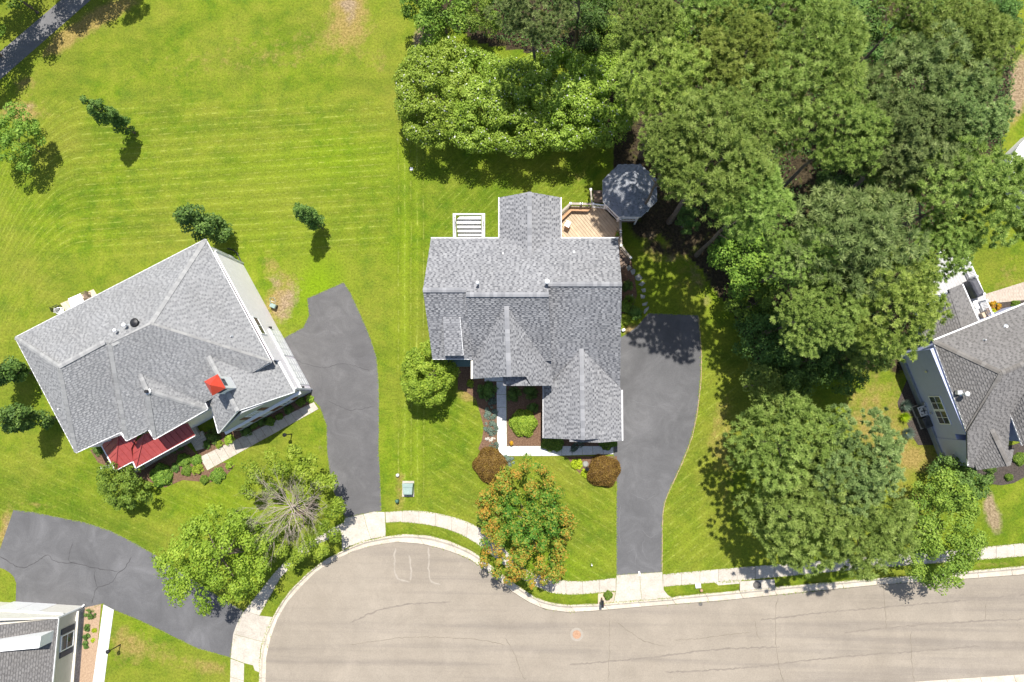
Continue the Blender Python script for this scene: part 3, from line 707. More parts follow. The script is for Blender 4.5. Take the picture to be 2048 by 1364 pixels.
# crack, stains on the street
for px in [[(1140,1330),(1300,1315),(1420,1300),(1560,1294)],[(1330,1345),(1500,1335),(1640,1318),(1800,1305),(1960,1292)],[(1520,1240),(1650,1225),(1800,1212),(1960,1198),(2060,1188)],[(1690,1265),(1860,1248),(2060,1238)],[(700,1245),(760,1220),(830,1207),(900,1205)]]:
    ribbon('sealed_crack', px, 3.0, -.116, simple('tar_streak', (.175, .15, .125), (.22, .19, .155), rough=.9), street, 1.3)
for px in [[(1556,1170+22),(1551,1230),(1552,1290),(1560,1340),(1570,1370)],[(1768,1172),(1770,1220),(1773,1260)],[(1822,1264),(1823,1320),(1829,1370)],[(1972,1210),(1970,1240)],[(1218,1235),(1219,1290),(1217,1360)],[(1010,1275),(1030,1310),(1040,1340),(1052,1362)],[(1510,1240),(1513,1265),(1522,1280)],[(1235,1245),(1262,1265),(1290,1283),(1330,1292)],[(1348,1280),(1390,1278),(1440,1272),(1500,1264)],[(700,1290),(800,1276),(900,1275),(960,1280),(1010,1290)]]:
    ribbon('crack', px, 1.1, -.1155, M['joint'], street, 1.3)
for px in [[(791,1095),(789,1120),(790,1145),(800,1160),(820,1163)],[(818,1110),(822,1140),(821,1162)],[(857,1095),(858,1120),(858,1150),(866,1165),(882,1170)]]:
    ribbon('chalky_stain', px, 3.2, -.1145, M['chalk'], street, 1.4)
mh = MB().lathe(P(1153.5, 1269, -.118), [(.52, 0), (.52, .006), (.0, .006)], 28).build('manhole_cover', M['chalk'], label='round rusty manhole cover set in the street', cat='manhole')
ORIG[mh.name] = P(1153.5, 1269, -.118)
r_ = MB().lathe(P(1153.5, 1269, -.118), [(.33, .006), (.33, .02), (.27, .02), (.25, .014), (0, .014)], 28).build('lid', M['rust'], mh)
MB().lathe(P(1153.5, 1269, -.104), [(.12, 0), (.12, .008), (0, .008)], 16).build('emblem_disc', M['rust'], mh)
MB().lathe(P(1401, 1208, -.118), [(.16, 0), (.16, .012), (0, .012)], 16).build('valve_cover', M['iron'], label='small dark valve cover in the street by the gutter', cat='cover')
# driveways, path
DR_C = [(1297,626.4),(1396.3,630.5),(1398,644),(1402.6,707),(1401,750),(1399.5,766),(1396,810),(1390,845),(1379,886),(1360,933),(1341,974),(1328.5,1006),(1324.5,1043.5),(1323.6,1144.6),(1233,1150.5),(1233,1028),(1233.7,960),(1227,935),(1227,890),(1232,800),(1236,674.6),(1242,674.6),(1260,664),(1275,651.6)]
DR_L = [(687,564.7),(614.5,597),(618,631),(606.6,655),(567,676),(560,690),(600,790),(620,795),(639,812.5),(653,850),(654,900),(660,951),(668,985),(680,1010),(690,1036),(748,1024),(763,1022),(762,1000),(760,950),(757,900),(758,850),(758,800),(757,760),(753,715),(742,680),(728,645),(712,610),(700,583.5)]
DR_B = [(27,1019.6),(65,1024),(102.5,1031.6),(171,1045),(222,1062),(266.6,1084.6),(314,1112),(380,1155),(440,1195),(488,1222),(475,1252),(465,1290),(461,1315),(393,1296),(324.7,1262),(273,1238),(227,1219.6),(205,1207.6),(167,1222),(100,1222),(31,1216),(32.5,1166.6),(28,1154),(20.5,1146),(8,1138),(0,1136),(-60,1128),(-60,1118),(0,1098)]
dc_ = flat('driveway', DR_C, .008, .1, M['drive'], label='dark sealed asphalt driveway right of the central house', cat='driveway', kind='structure')
dl_ = flat('driveway', DR_L, .008, .1, M['drive2'], label='older grey asphalt driveway beside the left house', cat='driveway', kind='structure')
db_ = flat('driveway', DR_B, .008, .1, M['drive'], label='curved dark driveway at the lower left running to the cul de sac', cat='driveway', kind='structure')
flat('path', [(-160,240),(126.5,-4),(330,-180),(385,-180),(181,0),(0,159),(-110,258)], .006, .08, M['path'], label='asphalt footpath crossing the top left corner', cat='path', kind='structure')
ribbon('crack', [(0,1112),(40,1135),(70,1126),(95,1110),(110,1123),(150,1127),(190,1136),(235,1143)], 1.3, .012, M['crack'], db_, 1.0)
ribbon('crack', [(262,1115),(250,1135),(235,1147),(225,1163),(205,1173),(192,1178),(184,1207)], 1.3, .012, M['crack'], db_, 1.0)
ribbon('crack', [(190,1137),(189,1155),(194,1175)], 1.2, .012, M['crack'], db_, .8)
ribbon('crack', [(150,1125),(137,1120),(145,1085)], 1.0, .012, M['crack'], db_, .8)
for px in [[(1242,1010),(1238,1050),(1241,1090)],[(1285,1060),(1300,1075),(1318,1065)],[(1252,1105),(1272,1100),(1270,1130)],[(1262,985),(1290,1000),(1310,990)],[(1290,1075),(1285,1100),(1296,1120)],[(1262,800),(1300,812),(1330,808)]]:
    ribbon('pale_crack', px, .7, .012, M['palecrack'], dc_, 1.2)
ribbon('crack', [(590,720),(640,735),(690,728),(740,742)], .8, .012, M['crack'], dl_, 1.4)
ribbon('crack', [(655,800),(700,820),(750,812)], .8, .012, M['crack'], dl_, 1.4)
ribbon('soil_edge', [(1397,632),(1403,707),(1402,760),(1398,800),(1391,845),(1380,887),(1361,934),(1342,975),(1329.5,1007),(1325,1045),(1324.6,1143)], 1.7, .011, M['tanmulch'], dc_, .4)
# public pavement
SW1a = [(770.6,1024),(800,1021.5),(844,1021.5),(892,1030),(926,1040),(953,1052),(985,1072),(1012,1100),(1038,1130),(1066,1146),(1090,1151),(1110.6,1158),(1141,1162),(1175.6,1161.6),(1232,1155.5)]
SW1b = [(771.5,1045.5),(800,1044),(844,1048),(885,1055.7),(919,1067.7),(950,1085),(980,1107),(1010,1133),(1035,1152),(1060,1167),(1100,1185),(1131,1189),(1158.5,1189),(1199.5,1185.6),(1232,1182)]
s1 = empty('sidewalk', (0, 0, 0), 'curved concrete sidewalk in front of the central house', 'sidewalk', kind='structure')
flat('joint_bed', SW1a+SW1b[::-1], .004, .08, M['joint'], s1)
slabs(s1, smoothline(SW1a, 3), smoothline(SW1b, 3), .022, 33, .06, M['concrete'])
s2 = empty('sidewalk', (0, 0, 0), 'straight concrete sidewalk along the street under the pines', 'sidewalk', kind='structure')
SW2a = [(1326,1148.5),(1348,1146),(1484.7,1134),(1587,1126),(1690,1117),(1800,1108),(1956,1095),(2048,1086),(2400,1056)]
SW2b = [(1326,1174),(1348,1171.7),(1426.6,1165.5),(1484,1161),(1553,1154.6),(1676,1142.6),(1800,1132),(1956,1120),(2048,1112.6),(2400,1083)]
flat('joint_bed', SW2a+SW2b[::-1], .004, .08, M['joint'], s2)
slabs(s2, SW2a, SW2b, .022, 37, .06, M['concrete'])
flat('slab', [(1429,1164.8),(1437,1170.6),(1483,1166.8),(1483,1160.6)], .0215, .05, M['concrete'], s2)
s3 = empty('sidewalk', (0, 0, 0), 'shaded concrete sidewalk between the two driveway aprons', 'sidewalk', kind='structure')
SW3a = [(488,1222),(520,1182),(553,1140),(600,1098),(645,1067),(686,1045)]; SW3b = [(519,1231),(541,1192),(563,1153),(610,1108),(655,1080),(686,1066)]
flat('joint_bed', SW3a+SW3b[::-1], .004, .08, M['joint'], s3)
slabs(s3, smoothline(SW3a, 3), smoothline(SW3b, 3), .022, 33, .06, M['concrete'])
s4 = empty('sidewalk', (0, 0, 0), 'concrete sidewalk leading down from the lower left apron', 'sidewalk', kind='structure')
slabs(s4, [(461,1317),(459,1400),(462,1500)], [(488.5,1327),(487,1400),(490,1500)], .022, 33, .06, M['concrete'])
def apron(polys, label):
    r = empty('driveway_apron', (0, 0, 0), label, 'apron', kind='structure')
    for p in polys: MB().prism(inset(G(p, .026), .012), depth=.12).build('slab', M['concrete'], r)
apron([[(1233,1150.5),(1279.5,1147),(1281,1175),(1284,1200.5),(1227.5,1205.3),(1232,1182)],[(1279.5,1147),(1325,1144),(1326,1165),(1328,1180),(1336,1190),(1345,1195.5),(1284,1200.5),(1281,1175)]], 'speckled concrete apron at the foot of the central driveway')
apron([[(690,1036),(727,1028),(733,1052),(742,1078),(700,1092),(684,1101),(683,1062)],[(727,1028),(748,1023),(769.5,1024),(771.5,1062),(771,1073),(742,1078),(733,1052)]], 'stained concrete apron of the left house driveway')
apron([[(488,1222),(519,1231),(546,1234),(534,1262),(526,1284),(466,1268),(474,1246)],[(466,1268),(526,1284),(521,1300),(518.5,1345),(509,1341),(506,1331),(489,1326.5),(461,1316)]], 'wide concrete apron at the lower left driveway')
# storm inlet
si = MB().prism(G([(1480,1163),(1549,1158.5),(1550.5,1175),(1480,1182)], .10), depth=.3).build('storm_drain', M['concrete'], bevel=.02, label='raised concrete storm drain slab with a round iron lid', cat='drain')
MB().lathe(P(1514, 1170, .10), [(.31, 0), (.31, .015), (.26, .015), (.26, .008), (.2, .008), (.2, .015), (.12, .015), (.12, .008), (0, .008)], 24).build('lid', M['iron'], si)
# mailbox corner
flat('gravel_patch', [(1196,1187),(1231,1183.5),(1227,1205),(1196,1208)], .012, .06, M['gravel'], label='beige gravel patch around the mailbox at the kerb', cat='gravel', kind='structure')
flat('stepping_slab', [(1196.5,1187.5),(1208,1186.5),(1208,1207),(1196.5,1208)], .03, .06, M['patio'], label='sand coloured slab under the mailbox post', cat='paving slab')
# mulch beds
BEDS = [
 ([(915.6,700),(915.6,779),(931,782),(952,797.6),(961,829),(967.6,854),(964,880),(956.5,897),(975,925),(1016,934),(1029,914),(994,912),(993,700)], 'brown mulch bed along the left side of the central house walk', 'mulch'),
 ([(1013.5,740),(1110,740),(1110,892),(1014,892)], 'brown mulch bed between the white walk and the garage', 'mulch'),
 ([(1085,870),(1228,870),(1228,892),(1085,892)], 'narrow mulch bed in front of the garage gable', 'mulch'),
 ([(1127.7,912.5),(1136,916),(1145,932),(1162.6,950),(1181,965),(1234,962),(1234,912.5)], 'triangular mulch bed beside the central driveway', 'mulch'),
 ([(1236,500),(1262,520),(1268,545),(1274,590),(1262,625),(1240,628)], 'shaded mulch bed along the right wall of the central house', 'mulch'),
 ([(180,900),(196,925),(290,960),(330,975),(365,960),(420,965),(455,948),(470,930),(445,925),(415,942),(399,914),(367,884),(300,880)], 'brown mulch bed in front of the red porch', 'mulch'),
 ([(398,912),(480,905),(627.6,803.5),(622,786),(440,850),(380,880)], 'shrub bed between the left house and its walk', 'mulch'),
 ([(1822,740),(1795,805),(1797,815),(1812,840),(1822,868),(1836,890),(1872,890),(1860,740)], 'dark mulch bed behind the air conditioners of the right house', 'darkmulch'),
 ([(1930,920),(1953,945),(1968,966),(2003,970.6),(2028,966),(2060,948),(2060,880),(1990,900)], 'dark mulch bed at the front of the right house', 'darkmulch'),
 ([(170,1215),(202,1208),(195,1290),(185,1400),(140,1400),(159.6,1290)], 'tan gravel bed beside the lower left house', 'tanmulch'),
 ([(1985,612),(2060,575),(2100,560),(2100,610),(1985,640)], 'narrow dark bed behind the right house', 'darkmulch')]
for px, lab, mk in BEDS: flat('planting_bed', px, .018, .08, M[mk], label=lab, cat='bed', kind='structure')
# private walks
hw = empty('walkway', (0, 0, 0), 'bright white L shaped concrete walk to the central house entrance', 'walkway', kind='structure')
slabs(hw, [(992.8,763),(993.5,830),(994.4,892)], [(1012.5,763),(1013,830),(1014,892)], .035, 26, .07, M['white_walk'])
slabs(hw, [(994.4,892),(1014,892),(1100,892),(1227,892)], [(1001,912),(1014,912),(1100,912),(1227,908.5)], .035, 21.3, .07, M['white_walk'])
flat('slab', [(969,742),(1012.5,742),(1012.5,762.5),(969,762.5)], .05, .07, M['white_walk'], hw)
lw = empty('walkway', (0, 0, 0), 'narrow concrete walk slanting along the front of the left house', 'walkway', kind='structure')
slabs(lw, [(627.6,804),(399,914)], [(637,818),(414.6,941)], .035, 17.5, .07, M['concrete'])
slabs(lw, [(366,852),(392,902)], [(390,845),(411,896)], .0345, 18, .07, M['concrete'])
bw = empty('walkway', (0, 0, 0), 'smooth pale walk beside the gravel bed at the lower left', 'walkway', kind='structure')
slabs(bw, [(206.5,1208.6),(195.5,1290),(180,1400)], [(227.8,1219.5),(218,1290),(204,1400)], .035, 60, .07, M['white_walk'])
# flagstones
ST = [[(1252,534),(1259,529),(1264,536),(1256,543)],[(1260,541),(1266,537),(1271,539),(1270,548),(1264,550)],[(1269,553),(1278,547),(1286,556),(1279,562),(1272,560)],[(1276,569),(1285,562),(1291,566),(1284,573)],[(1282,578),(1291,576),(1292,584),(1285,585)],[(1280,588),(1291,591),(1289,597),(1282,597)],[(1284,607),(1296,603),(1293,611),(1285,612)],[(1289,618),(1298,612),(1298,617),(1290,628),(1287,626)],[(1260,592),(1266,587),(1266,595)]]
SL = ['first flagstone at the foot of the deck stairs','five sided flagstone just below the first one','largest grey flagstone of the side path','tilted flagstone below the largest one','small square flagstone in the middle of the side path','pale flagstone wider at its top edge','long thin flagstone near the driveway end','leaf shaped flagstone nearest the driveway','lone triangular flagstone near the air conditioners']
for p, lab in zip(ST, SL): MB().prism(inset(G(p, .03), .01), depth=.08).build('flagstone', M['flag'], bevel=.008, label=lab, cat='flagstone', group='flagstones of the side path')
def plane3(a, b, c):
    q = Plane.__new__(Plane); q.o = Vector(a); q.n = (Vector(b)-q.o).cross(Vector(c)-q.o).normalized()
    if q.n.z < 0: q.n.negate()
    return q
def on(pl, pts): return (pl, [pl(x, y) for x, y in pts])
def seams(parent, pl, pts, mat, spacing=.42, off=0.0):
    n = pl.n; u = Vector((0, 0, 1)).cross(n).normalized(); v = n.cross(u)
    if v.z < 0: v.negate(); u.negate()
    o = pts[0]; q = [((p-o).dot(u), (p-o).dot(v)) for p in pts]
    a = min(x for x, _ in q)+off+.05
    while a < max(x for x, _ in q):
        ys = []
        for i in range(len(q)):
            (x0, y0), (x1, y1) = q[i-1], q[i]
            if (x0 > a) != (x1 > a): ys.append(y0+(y1-y0)*(a-x0)/(x1-x0))
        ys.sort()
        if len(ys) >= 2 and ys[-1]-ys[0] > .12:
            MB().bar(o+u*a+v*(ys[0]+.01)+n*.015, o+u*a+v*(ys[-1]-.01)+n*.015, .022, .05, up=n).build('seam', mat, parent)
        a += spacing
# ================================================================== CENTRAL HOUSE
Z0 = P(1045, 640, 0)
h1 = empty('house', (Z0.x, Z0.y, 0), 'central house with grey shingle gables, two front gables and a rear wing', 'house')
rear = plane3(P(862,477,5.5), P(1236,477,5.5), P(846,580,9.0))
RL, RL2, R1, R2, R3, R4 = [rear(*q) for q in [(846,580),(932,580),(932,589),(1097,589),(1097,568),(1243.5,568)]]
lf = plane3(RL, RL2, P(865,717,5.5)); mf = plane3(R1, R2, P(1020,720,5.3)); rf = plane3(R3, R4, P(1240,779,2.6))
G1 = mf(1013,612); G2 = P(1018,753,G1.z); gl = plane3(G1, G2, P(946,757,5.25)); gr = plane3(G1, G2, P(1105,765,4.55))
K1 = rf(1163,697); K2 = P(1166,879.5,K1.z); kl = plane3(K1, K2, P(1087,870,2.75)); kr = plane3(K1, K2, P(1243,870,2.75))
J1 = rear(1059.5,507); J2 = P(1059,384,J1.z); jl = plane3(J1, J2, P(999,395,5.05)); jr = plane3(J1, J2, P(1121,395,5.05))
sk = plane3(gr(1064,750)-Vector((0,0,.03)), gr(1064,771)-Vector((0,0,.03)), P(1006,760,gr(1064,760).z+.45))
sk2 = plane3(kr(1203,876)-Vector((0,0,.03)), kr(1203,885)-Vector((0,0,.03)), P(1139,880,kr(1203,880).z+.35))
dt1 = lf(886,634)+Vector((0,0,.04)); dt2 = lf(920,634)+Vector((0,0,.04)); dz = lf(890,711).z+.95; dm = plane3(dt1, dt2, P(890,711,dz))
slopes = [on(rear, [(862,477),(1236,477),(1243.5,568),(1097,568),(1097,589),(932,589),(932,580),(846,580)]),
 on(lf, [(846,580),(932,580),(945,717),(865,717)]), on(mf, [(932,589),(1097,589),(1103.5,721),(945.5,718)]),
 on(rf, [(1097,568),(1243.5,568),(1240,781),(1094,781)]),
 on(gl, [(1013,612),(1018,753),(946,757),(946,716)]), on(gr, [(1013,612),(1103.5,718),(1105,771.5),(1062,771.5),(1052,753.5),(1018,753)]),
 on(sk, [(1006,748),(1061,748),(1066,771.6),(1006,771.6)]),
 on(kl, [(1163,697),(1104,768),(1087,770),(1087,876),(1166,879.5)]), on(kr, [(1163,697),(1243,779),(1245,881.5),(1201,885),(1199,877.5),(1166,879.5)]),
 on(sk2, [(1139,874),(1202,874),(1205,885.4),(1139,883.5)]),
 on(jl, [(1059.5,507),(999,478),(999,395),(1059,384)]), on(jr, [(1059.5,507),(1121.5,478),(1121,395),(1059,384)]),
 on(dm, [(886,634),(920,634),(927,711),(890,711)])]
roof1 = roofset(h1, slopes, M['sh_main'], M['cap_main'], [(RL,RL2),(R1,R2),(R3,R4),(G1,G2),(K1,K2),(J2,J1)])
def cheek(house, pts, mat, name='wall'):
    mb = MB(); mb.face(pts); mb.face([p+Vector((.02,.02,0)) for p in pts][::-1]); return mb.build(name, mat, house)
cheek(h1, [R2, mf(1103,720), rf(1103,720), rf(1097,589)], M['sid_white']); cheek(h1, [R1, mf(945.5,717), lf(945.5,717), lf(932,589)], M['sid_white'])
d1 = dm(890,711); d2 = dm(927,711); dn = Vector((0,0,-.12))
cheek(h1, [d1+dn, d2+dn, lf(927,712)+Vector((0,0,0)), lf(890,712)], M['navy'], 'dormer_wall'); cheek(h1, [dt2, d2+dn, lf(927,712)], M['sid_white'], 'dormer_wall')
MB().bar(d2+(dt2-d2)*.02, dt2, .035, .06).build('dormer_trim', M['white'], h1)
MB().bar(d1-Vector((0,.0,.12)), d2-Vector((0,.0,.12)), .03, .1).build('dormer_fascia', M['white'], h1)
# walls
def W3(pts): return [P(*p) for p in pts]
walls(h1, W3([(862,477,5.5),(1098,477,5.5),(1098,715,5.5),(865,717,5.5)]), 5.3, M['sid_white'], ins=.3)
walls(h1, W3([(1090,477,5.5),(1236,477,5.5),(1236,672,5.5),(1090,672,5.5)]), 5.15, M['sid_white'], ins=.3)
walls(h1, W3([(1095,655,2.8),(1242,655,2.8),(1242,871,2.8),(1091,871,2.8)]), 2.6, M['sid_white'], ins=.2)
walls(h1, W3([(947,690,4.6),(1103,690,4.6),(1103,751,4.6),(947,751,4.6)]), 4.4, M['sid_white'], ins=.25)
walls(h1, W3([(999,397,5.0),(1120,397,5.0),(1120,500,5.0),(999,500,5.0)]), 4.8, M['sid_white'], ins=.25)
def gwall(house, pa, pb, peak, mat, ins=.25, back=.3, drop=.22, z0=2.0):
    """gable end wall panel under a rake"""
    a = Vector(pa); b = Vector(pb); x = (b-a); x.z = 0; x.normalize(); nb = Vector((-x.y, x.x, 0))
    cen = ORIG[house.name]; sgn = 1 if (Vector((cen.x, cen.y, 0))-Vector((a.x, a.y, 0))).dot(nb) > 0 else -1
    s = nb*back*sgn; A = a+s+x*ins; B = b+s-x*ins; Ln = (B-A).length
    t = (Vector((peak.x, peak.y, 0))-Vector((a.x, a.y, 0))).dot(x)/max(.1, (Vector((b.x,b.y,0))-Vector((a.x,a.y,0))).length)
    return wallface(house, A, B, a.z-drop, b.z-drop, mat, z0=z0, topk=((t, peak.z-drop-.05),))
gwall(h1, P(862,477,5.5), P(865,717,5.5), RL, M['sid_white'], z0=5.0); gwall(h1, P(1236,477,5.5), P(1240,779,2.8), R4, M['sid_white'], z0=2.5)
gwall(h1, gl(946,757), gr(1105,757), G2, M['sid_white'], back=.35, z0=4.2); gwall(h1, kl(1087,876), kr(1245,881.5), K2, M['sid_white'], back=.45, z0=2.4)
gwall(h1, jl(999,395), jr(1121,395), J2, M['sid_white'], z0=4.5)
flat('porch_roof', [(889,712),(944,712),(944,733),(889,733)], 3.0, .25, M['sid_green'], h1)
walls(h1, W3([(892,700,2.7),(941,700,2.7),(941,730,2.7),(892,730,2.7)]), 2.7, M['sid_white'])
up = Vector((0,0,-.05))
gutter(h1, [P(862,476,5.45), P(998,476,5.45)], M['white']); gutter(h1, [P(1122,476,5.45), P(1237,476,5.45)], M['white'])
gutter(h1, [P(865,718,5.4), P(944,718,5.4)], M['white']); gutter(h1, [P(944.5,718,5.2), P(944.5,757.5,5.2)], M['cream'], w_=.2)
gutter(h1, [P(998,395,4.98), P(998,476,4.98)], M['white']); gutter(h1, [P(1122,395,4.98), P(1122,476,4.98)], M['white'])
gutter(h1, [P(1086.6,771,2.68), P(1086.6,876,2.68)], M['white'], w_=.09); gutter(h1, [P(1244.2,780,2.7), P(1245,881,2.7)], M['white'], w_=.09)
# rake boards
for a, b in [(kl(1087,877), K2), (K2, kr(1199,878.3)), (gl(946,758), G2)]:
    MB().bar(a-Vector((0,-.03,.17)), b-Vector((0,-.03,.17)), .04, .14).build('rake_board', M['white'], h1)
# roof vents
def vent_pipe(house, px, pl, h, r, mat=None, capr=0.0, name='vent_pipe'):
    b = pl(*px); mb = MB().tube([b-Vector((0,0,.1)), b+Vector((0,0,h))], r, 12)
    o = mb.build(name, mat or M['white'], house)
    if capr: MB().lathe(b+Vector((0,0,h-.02)), [(capr*.7,0),(capr,.05),(capr,.12),(capr*.6,.2),(0,.22)], 14).build('cap', mat or M['white'], o)
    MB().lathe(b-Vector((0,0,.02)), [(r*2.1,0),(r*1.9,.05),(r*1.05,.09)], 12).build('flashing', M['galv'], o)
vent_pipe(h1, (957,569), rear, .75, .07, capr=.12); vent_pipe(h1, (1094.5,567), rear, .85, .10, capr=.17)
vent_pipe(h1, (1006,507.5), rear, .12, .04, M['galv']); vent_pipe(h1, (1148,504.5), rear, .12, .06, M['galv'])
# windows / doors on side walls (seen from the side)
wa, wb = P(862,477,5.5)+Vector((.3,-.3,0)), P(865,717,5.5)+Vector((.3,.3,0))
for t, z in ((2.0,.9),(6.0,.9),(2.0,3.5),(6.0,3.5)): window(h1, wa, wb, t, .95, z, 1.4, -1 if (wb-wa).y < 0 else 1, 2, 2)
ga, gb = kl(1087,876)+Vector((.35,.42,0)), kr(1245,881.5)+Vector((-.35,.42,0))
window(h1, ga, gb, 1.6, 1.1, .9, 1.3, -1, 2, 2); window(h1, ga, gb, 4.2, 1.1, .9, 1.3, -1, 2, 2)
# garage doors on the driveway side
def garage_door(house, a, b, t, wd, h, out, mat=None):
    a = Vector((a.x,a.y,0)); b = Vector((b.x,b.y,0)); x = (b-a).normalized(); n = Vector((-x.y,x.x,0))*out; R = Matrix((x,n,Vector((0,0,1)))).transposed()
    d = MB().box(a+x*t+Vector((0,0,h/2))+n*.02, (wd,.06,h), R=R).build('garage_door', mat or M['white'], house)
    for j in range(4):
        for i in range(4): MB().box(a+x*(t+wd*((i+.5)/4-.5))+Vector((0,0,h*(j+.5)/4))+n*.022, (wd/4-.12,.075,h/4-.1), R=R).build('panel', mat or M['white'], d)
sa, sb_ = P(1242,655,2.8)+Vector((-.2,0,0)), P(1242,871,2.8)+Vector((-.2,0,0))
garage_door(h1, sa, sb_, 3.0, 2.6, 2.15, 1 if (sb_-sa).y < 0 else -1); garage_door(h1, sa, sb_, 6.4, 2.6, 2.15, 1 if (sb_-sa).y < 0 else -1)
# ================================================================== LEFT HOUSE
Z0 = P(300, 730, 0)
h2 = empty('house', (Z0.x, Z0.y, 0), 'large left house with pale grey hip roof, red metal porch roof and cupola', 'house')
E = 5.4
a_, b_, c_, d_ = [P(*q, E) for q in [(411,479),(31,675),(152,905),(542,724)]]
Rr = P(301,648.5,9.0); Rl = P(118,733,9.0)
nw = plane3(a_, b_, Rr); sw = plane3(b_, c_, Rl); ne = plane3(a_, d_, Rr); se = plane3(Rl, Rr, P(200,883,E))
s2a = P(222,689,9.22); se2 = plane3(s2a, P(301,651,9.22), P(253,881,5.35))
q0 = se2(280,749); q1 = P(294,781,q0.z); bf = plane3(q1, P(309,877.5,5.3), P(414.6,817.6,5.3)); bl = plane3(q0, q1, P(309,877.5,5.3)); br = plane3(q0, q1, P(414.6,817.6,5.3))
t0 = se2(417,713); t1 = P(475,822,t0.z); tl = plane3(t0, t1, P(437.5,865.5,4.0)); tr = plane3(t0, t1, P(588,783.5,4.2))
sl2 = [on(nw, [(411,479),(31,675),(118,733),(301,648.5)]), on(sw, [(31,675),(152,905),(118,733)]), on(ne, [(411,479),(542,724),(301,648.5)]),
 on(se, [(118,733),(218,687),(252,866),(152,905)]), on(se2, [(219,687),(301,648.5),(541,724),(509,742.5),(424,797),(253,881)]),
 on(bf, [(294,781),(309,877.5),(414.6,817.6)]), on(bl, [(280,749),(294,781),(309,877.5),(285,838)]), on(br, [(280,749),(398,780),(414.6,817.6),(294,781)]),
 on(tl, [(417,713),(400,757),(417,792),(437.5,865.5),(475,822)]), on(tr, [(417,713),(505,735),(552,718.5),(588,783.5),(475,822)])]
roof2 = roofset(h2, sl2, M['sh_left'], M['cap_left'], [(Rl,se(209,684)),(se2(224,689),Rr),(a_,Rr),(Rr,d_),(se2(219,690),se2(253,879)),(Rl,c_),(b_,Rl),(q1,bf(309,877)),(q1,bf(413,818)),(q0,q1),(se2(417,713)+Vector((0,0,.02)),t1)])
walls(h2, [P(*q,E) for q in [(411,479),(31,675),(152,905),(542,724)]], 5.25, M['sid_white'], ins=.22)
gb_ = [P(484,858), P(622,781), P(600,742), P(474,800)]
walls(h2, gb_, 3.9, M['sid_grey'])
wallface(h2, P(484,859), P(623,782), 3.8, 4.0, M['sid_grey'], z0=-.1, topk=((.48, t0.z-.35),))
bay = [P(309,877.5,5.3), P(414.6,817.6,5.3), P(398,780,5.3), P(285,838,5.3)]; walls(h2, bay, 5.15, M['sid_white'], ins=.3)
bay2 = [P(253,881,5.3), P(300,858,5.3), P(290,830,5.3), P(243,858,5.3)]; walls(h2, bay2, 5.13, M['sid_white'], ins=.3)
for a, b in [(a_,b_),(b_,c_),(a_,d_),(c_,P(241,864,E)),(P(241,864,E),P(253,881,5.35)),(P(253,881,5.35),P(294,860,5.35)),(P(287,842,5.3),P(309,878,5.3)),(P(309,878,5.3),P(414.6,818,5.3)),(P(398,780,5.3),P(414.6,817.6,5.3)),(d_,P(509,742.5,E)),(P(552,718,4.2),P(588.5,783.5,4.2)),(P(417,792,4.0),P(437,866,4.0))]:
    gutter(h2, [a-Vector((0,0,.04)), b-Vector((0,0,.04))], M['white'], w_=.12)
for a, b in [(P(437.5,866,4.0), t1), (t1, P(588,784.5,4.2))]: MB().bar(a-Vector((0,0,.09)), b-Vector((0,0,.09)), .06, .16).build('rake_board', M['white'], h2)
# front band, windows, shutters
A = P(481,860.5); B = P(624,782.6); x = (B-A).normalized(); nf = Vector((x.y,-x.x,0))
MB().bar(A+Vector((0,0,3.0))+nf*.1, B+Vector((0,0,3.0))+nf*.1, .3, .14).build('trim_band', M['white'], h2)
for t in (1.15, 3.0, 4.85): window(h2, A, B, t, .75, .9, 1.5, -1, 2, 2, shutter=M['brick'])
window(h2, A, B, 3.1, .9, 3.4, 1.35, -1, 2, 2, shutter=M['brick'])
fa, fb = P(152,905,E)+Vector((.1,.25,0)), P(542,724,E)
window(h2, fa, fb, 1.9, 1.0, 3.7, 1.2, -1, 3, 2); 
ba, bb = P(309,877.5,5.3), P(414.6,817.6,5.3); bx = (bb-ba); bx.z = 0; bx.normalize(); bi = Vector((-bx.y,bx.x,0))*.3
for t in (1.3, 3.6): window(h2, ba+bi, bb+bi, t, 1.1, 3.6, 1.3, -1, 2, 2)
window(h2, P(253,881,5.3)+bi, P(300,857,5.3)+bi, .9, .8, 3.6, 1.2, -1, 2, 2)
# white side wall with door, trims, lamps
NA = P(484,528); NB = P(622,781); nx = (NB-NA).normalized(); nn = Vector((-nx.y, nx.x, 0))
if nn.x < 0: nn = -nn
out2 = 1 if Vector((-nx.y,nx.x,0)).dot(nn) > 0 else -1
wallface(h2, NA, NB, 5.0, 5.0, M['sid_white'], th=.1) if False else None
LN = (NB-NA).length
wl = MB(); wl.bar(NA+nn*.02+Vector((0,0,2.55)), NA+nx*LN*.79+nn*.02+Vector((0,0,2.55)), .1, 5.2); wl.build('wall', M['sid_white'], h2)
wl = MB(); wl.bar(NA+nx*(LN*.792)+nn*.02+Vector((0,0,1.98)), NB+nn*.02+Vector((0,0,1.98)), .1, 4.05); wl.build('wall', M['sid_white'], h2)
MB().bar(NA+nx*LN*.55+nn*.12+Vector((0,0,2.62)), NB+nn*.12-nx*.02+Vector((0,0,2.62)), .12, .16).build('trim_band', M['white'], h2)
for t in (.64, .86): garage_door(h2, NA+nn*.06, NB+nn*.06, LN*t, 2.5, 2.3, out2)
window(h2, NA+nn*.06, NB+nn*.06, LN*.54, 1.5, 3.9, 1.0, out2, 2, 1, depth=.06)
for t, z in ((.535,2.2),(.985,2.2)):
    l = MB().box(NA+nx*LN*t+nn*.16+Vector((0,0,z)), (.16,.16,.3), tone=.5).build('wall_lamp', M['black'], h2)
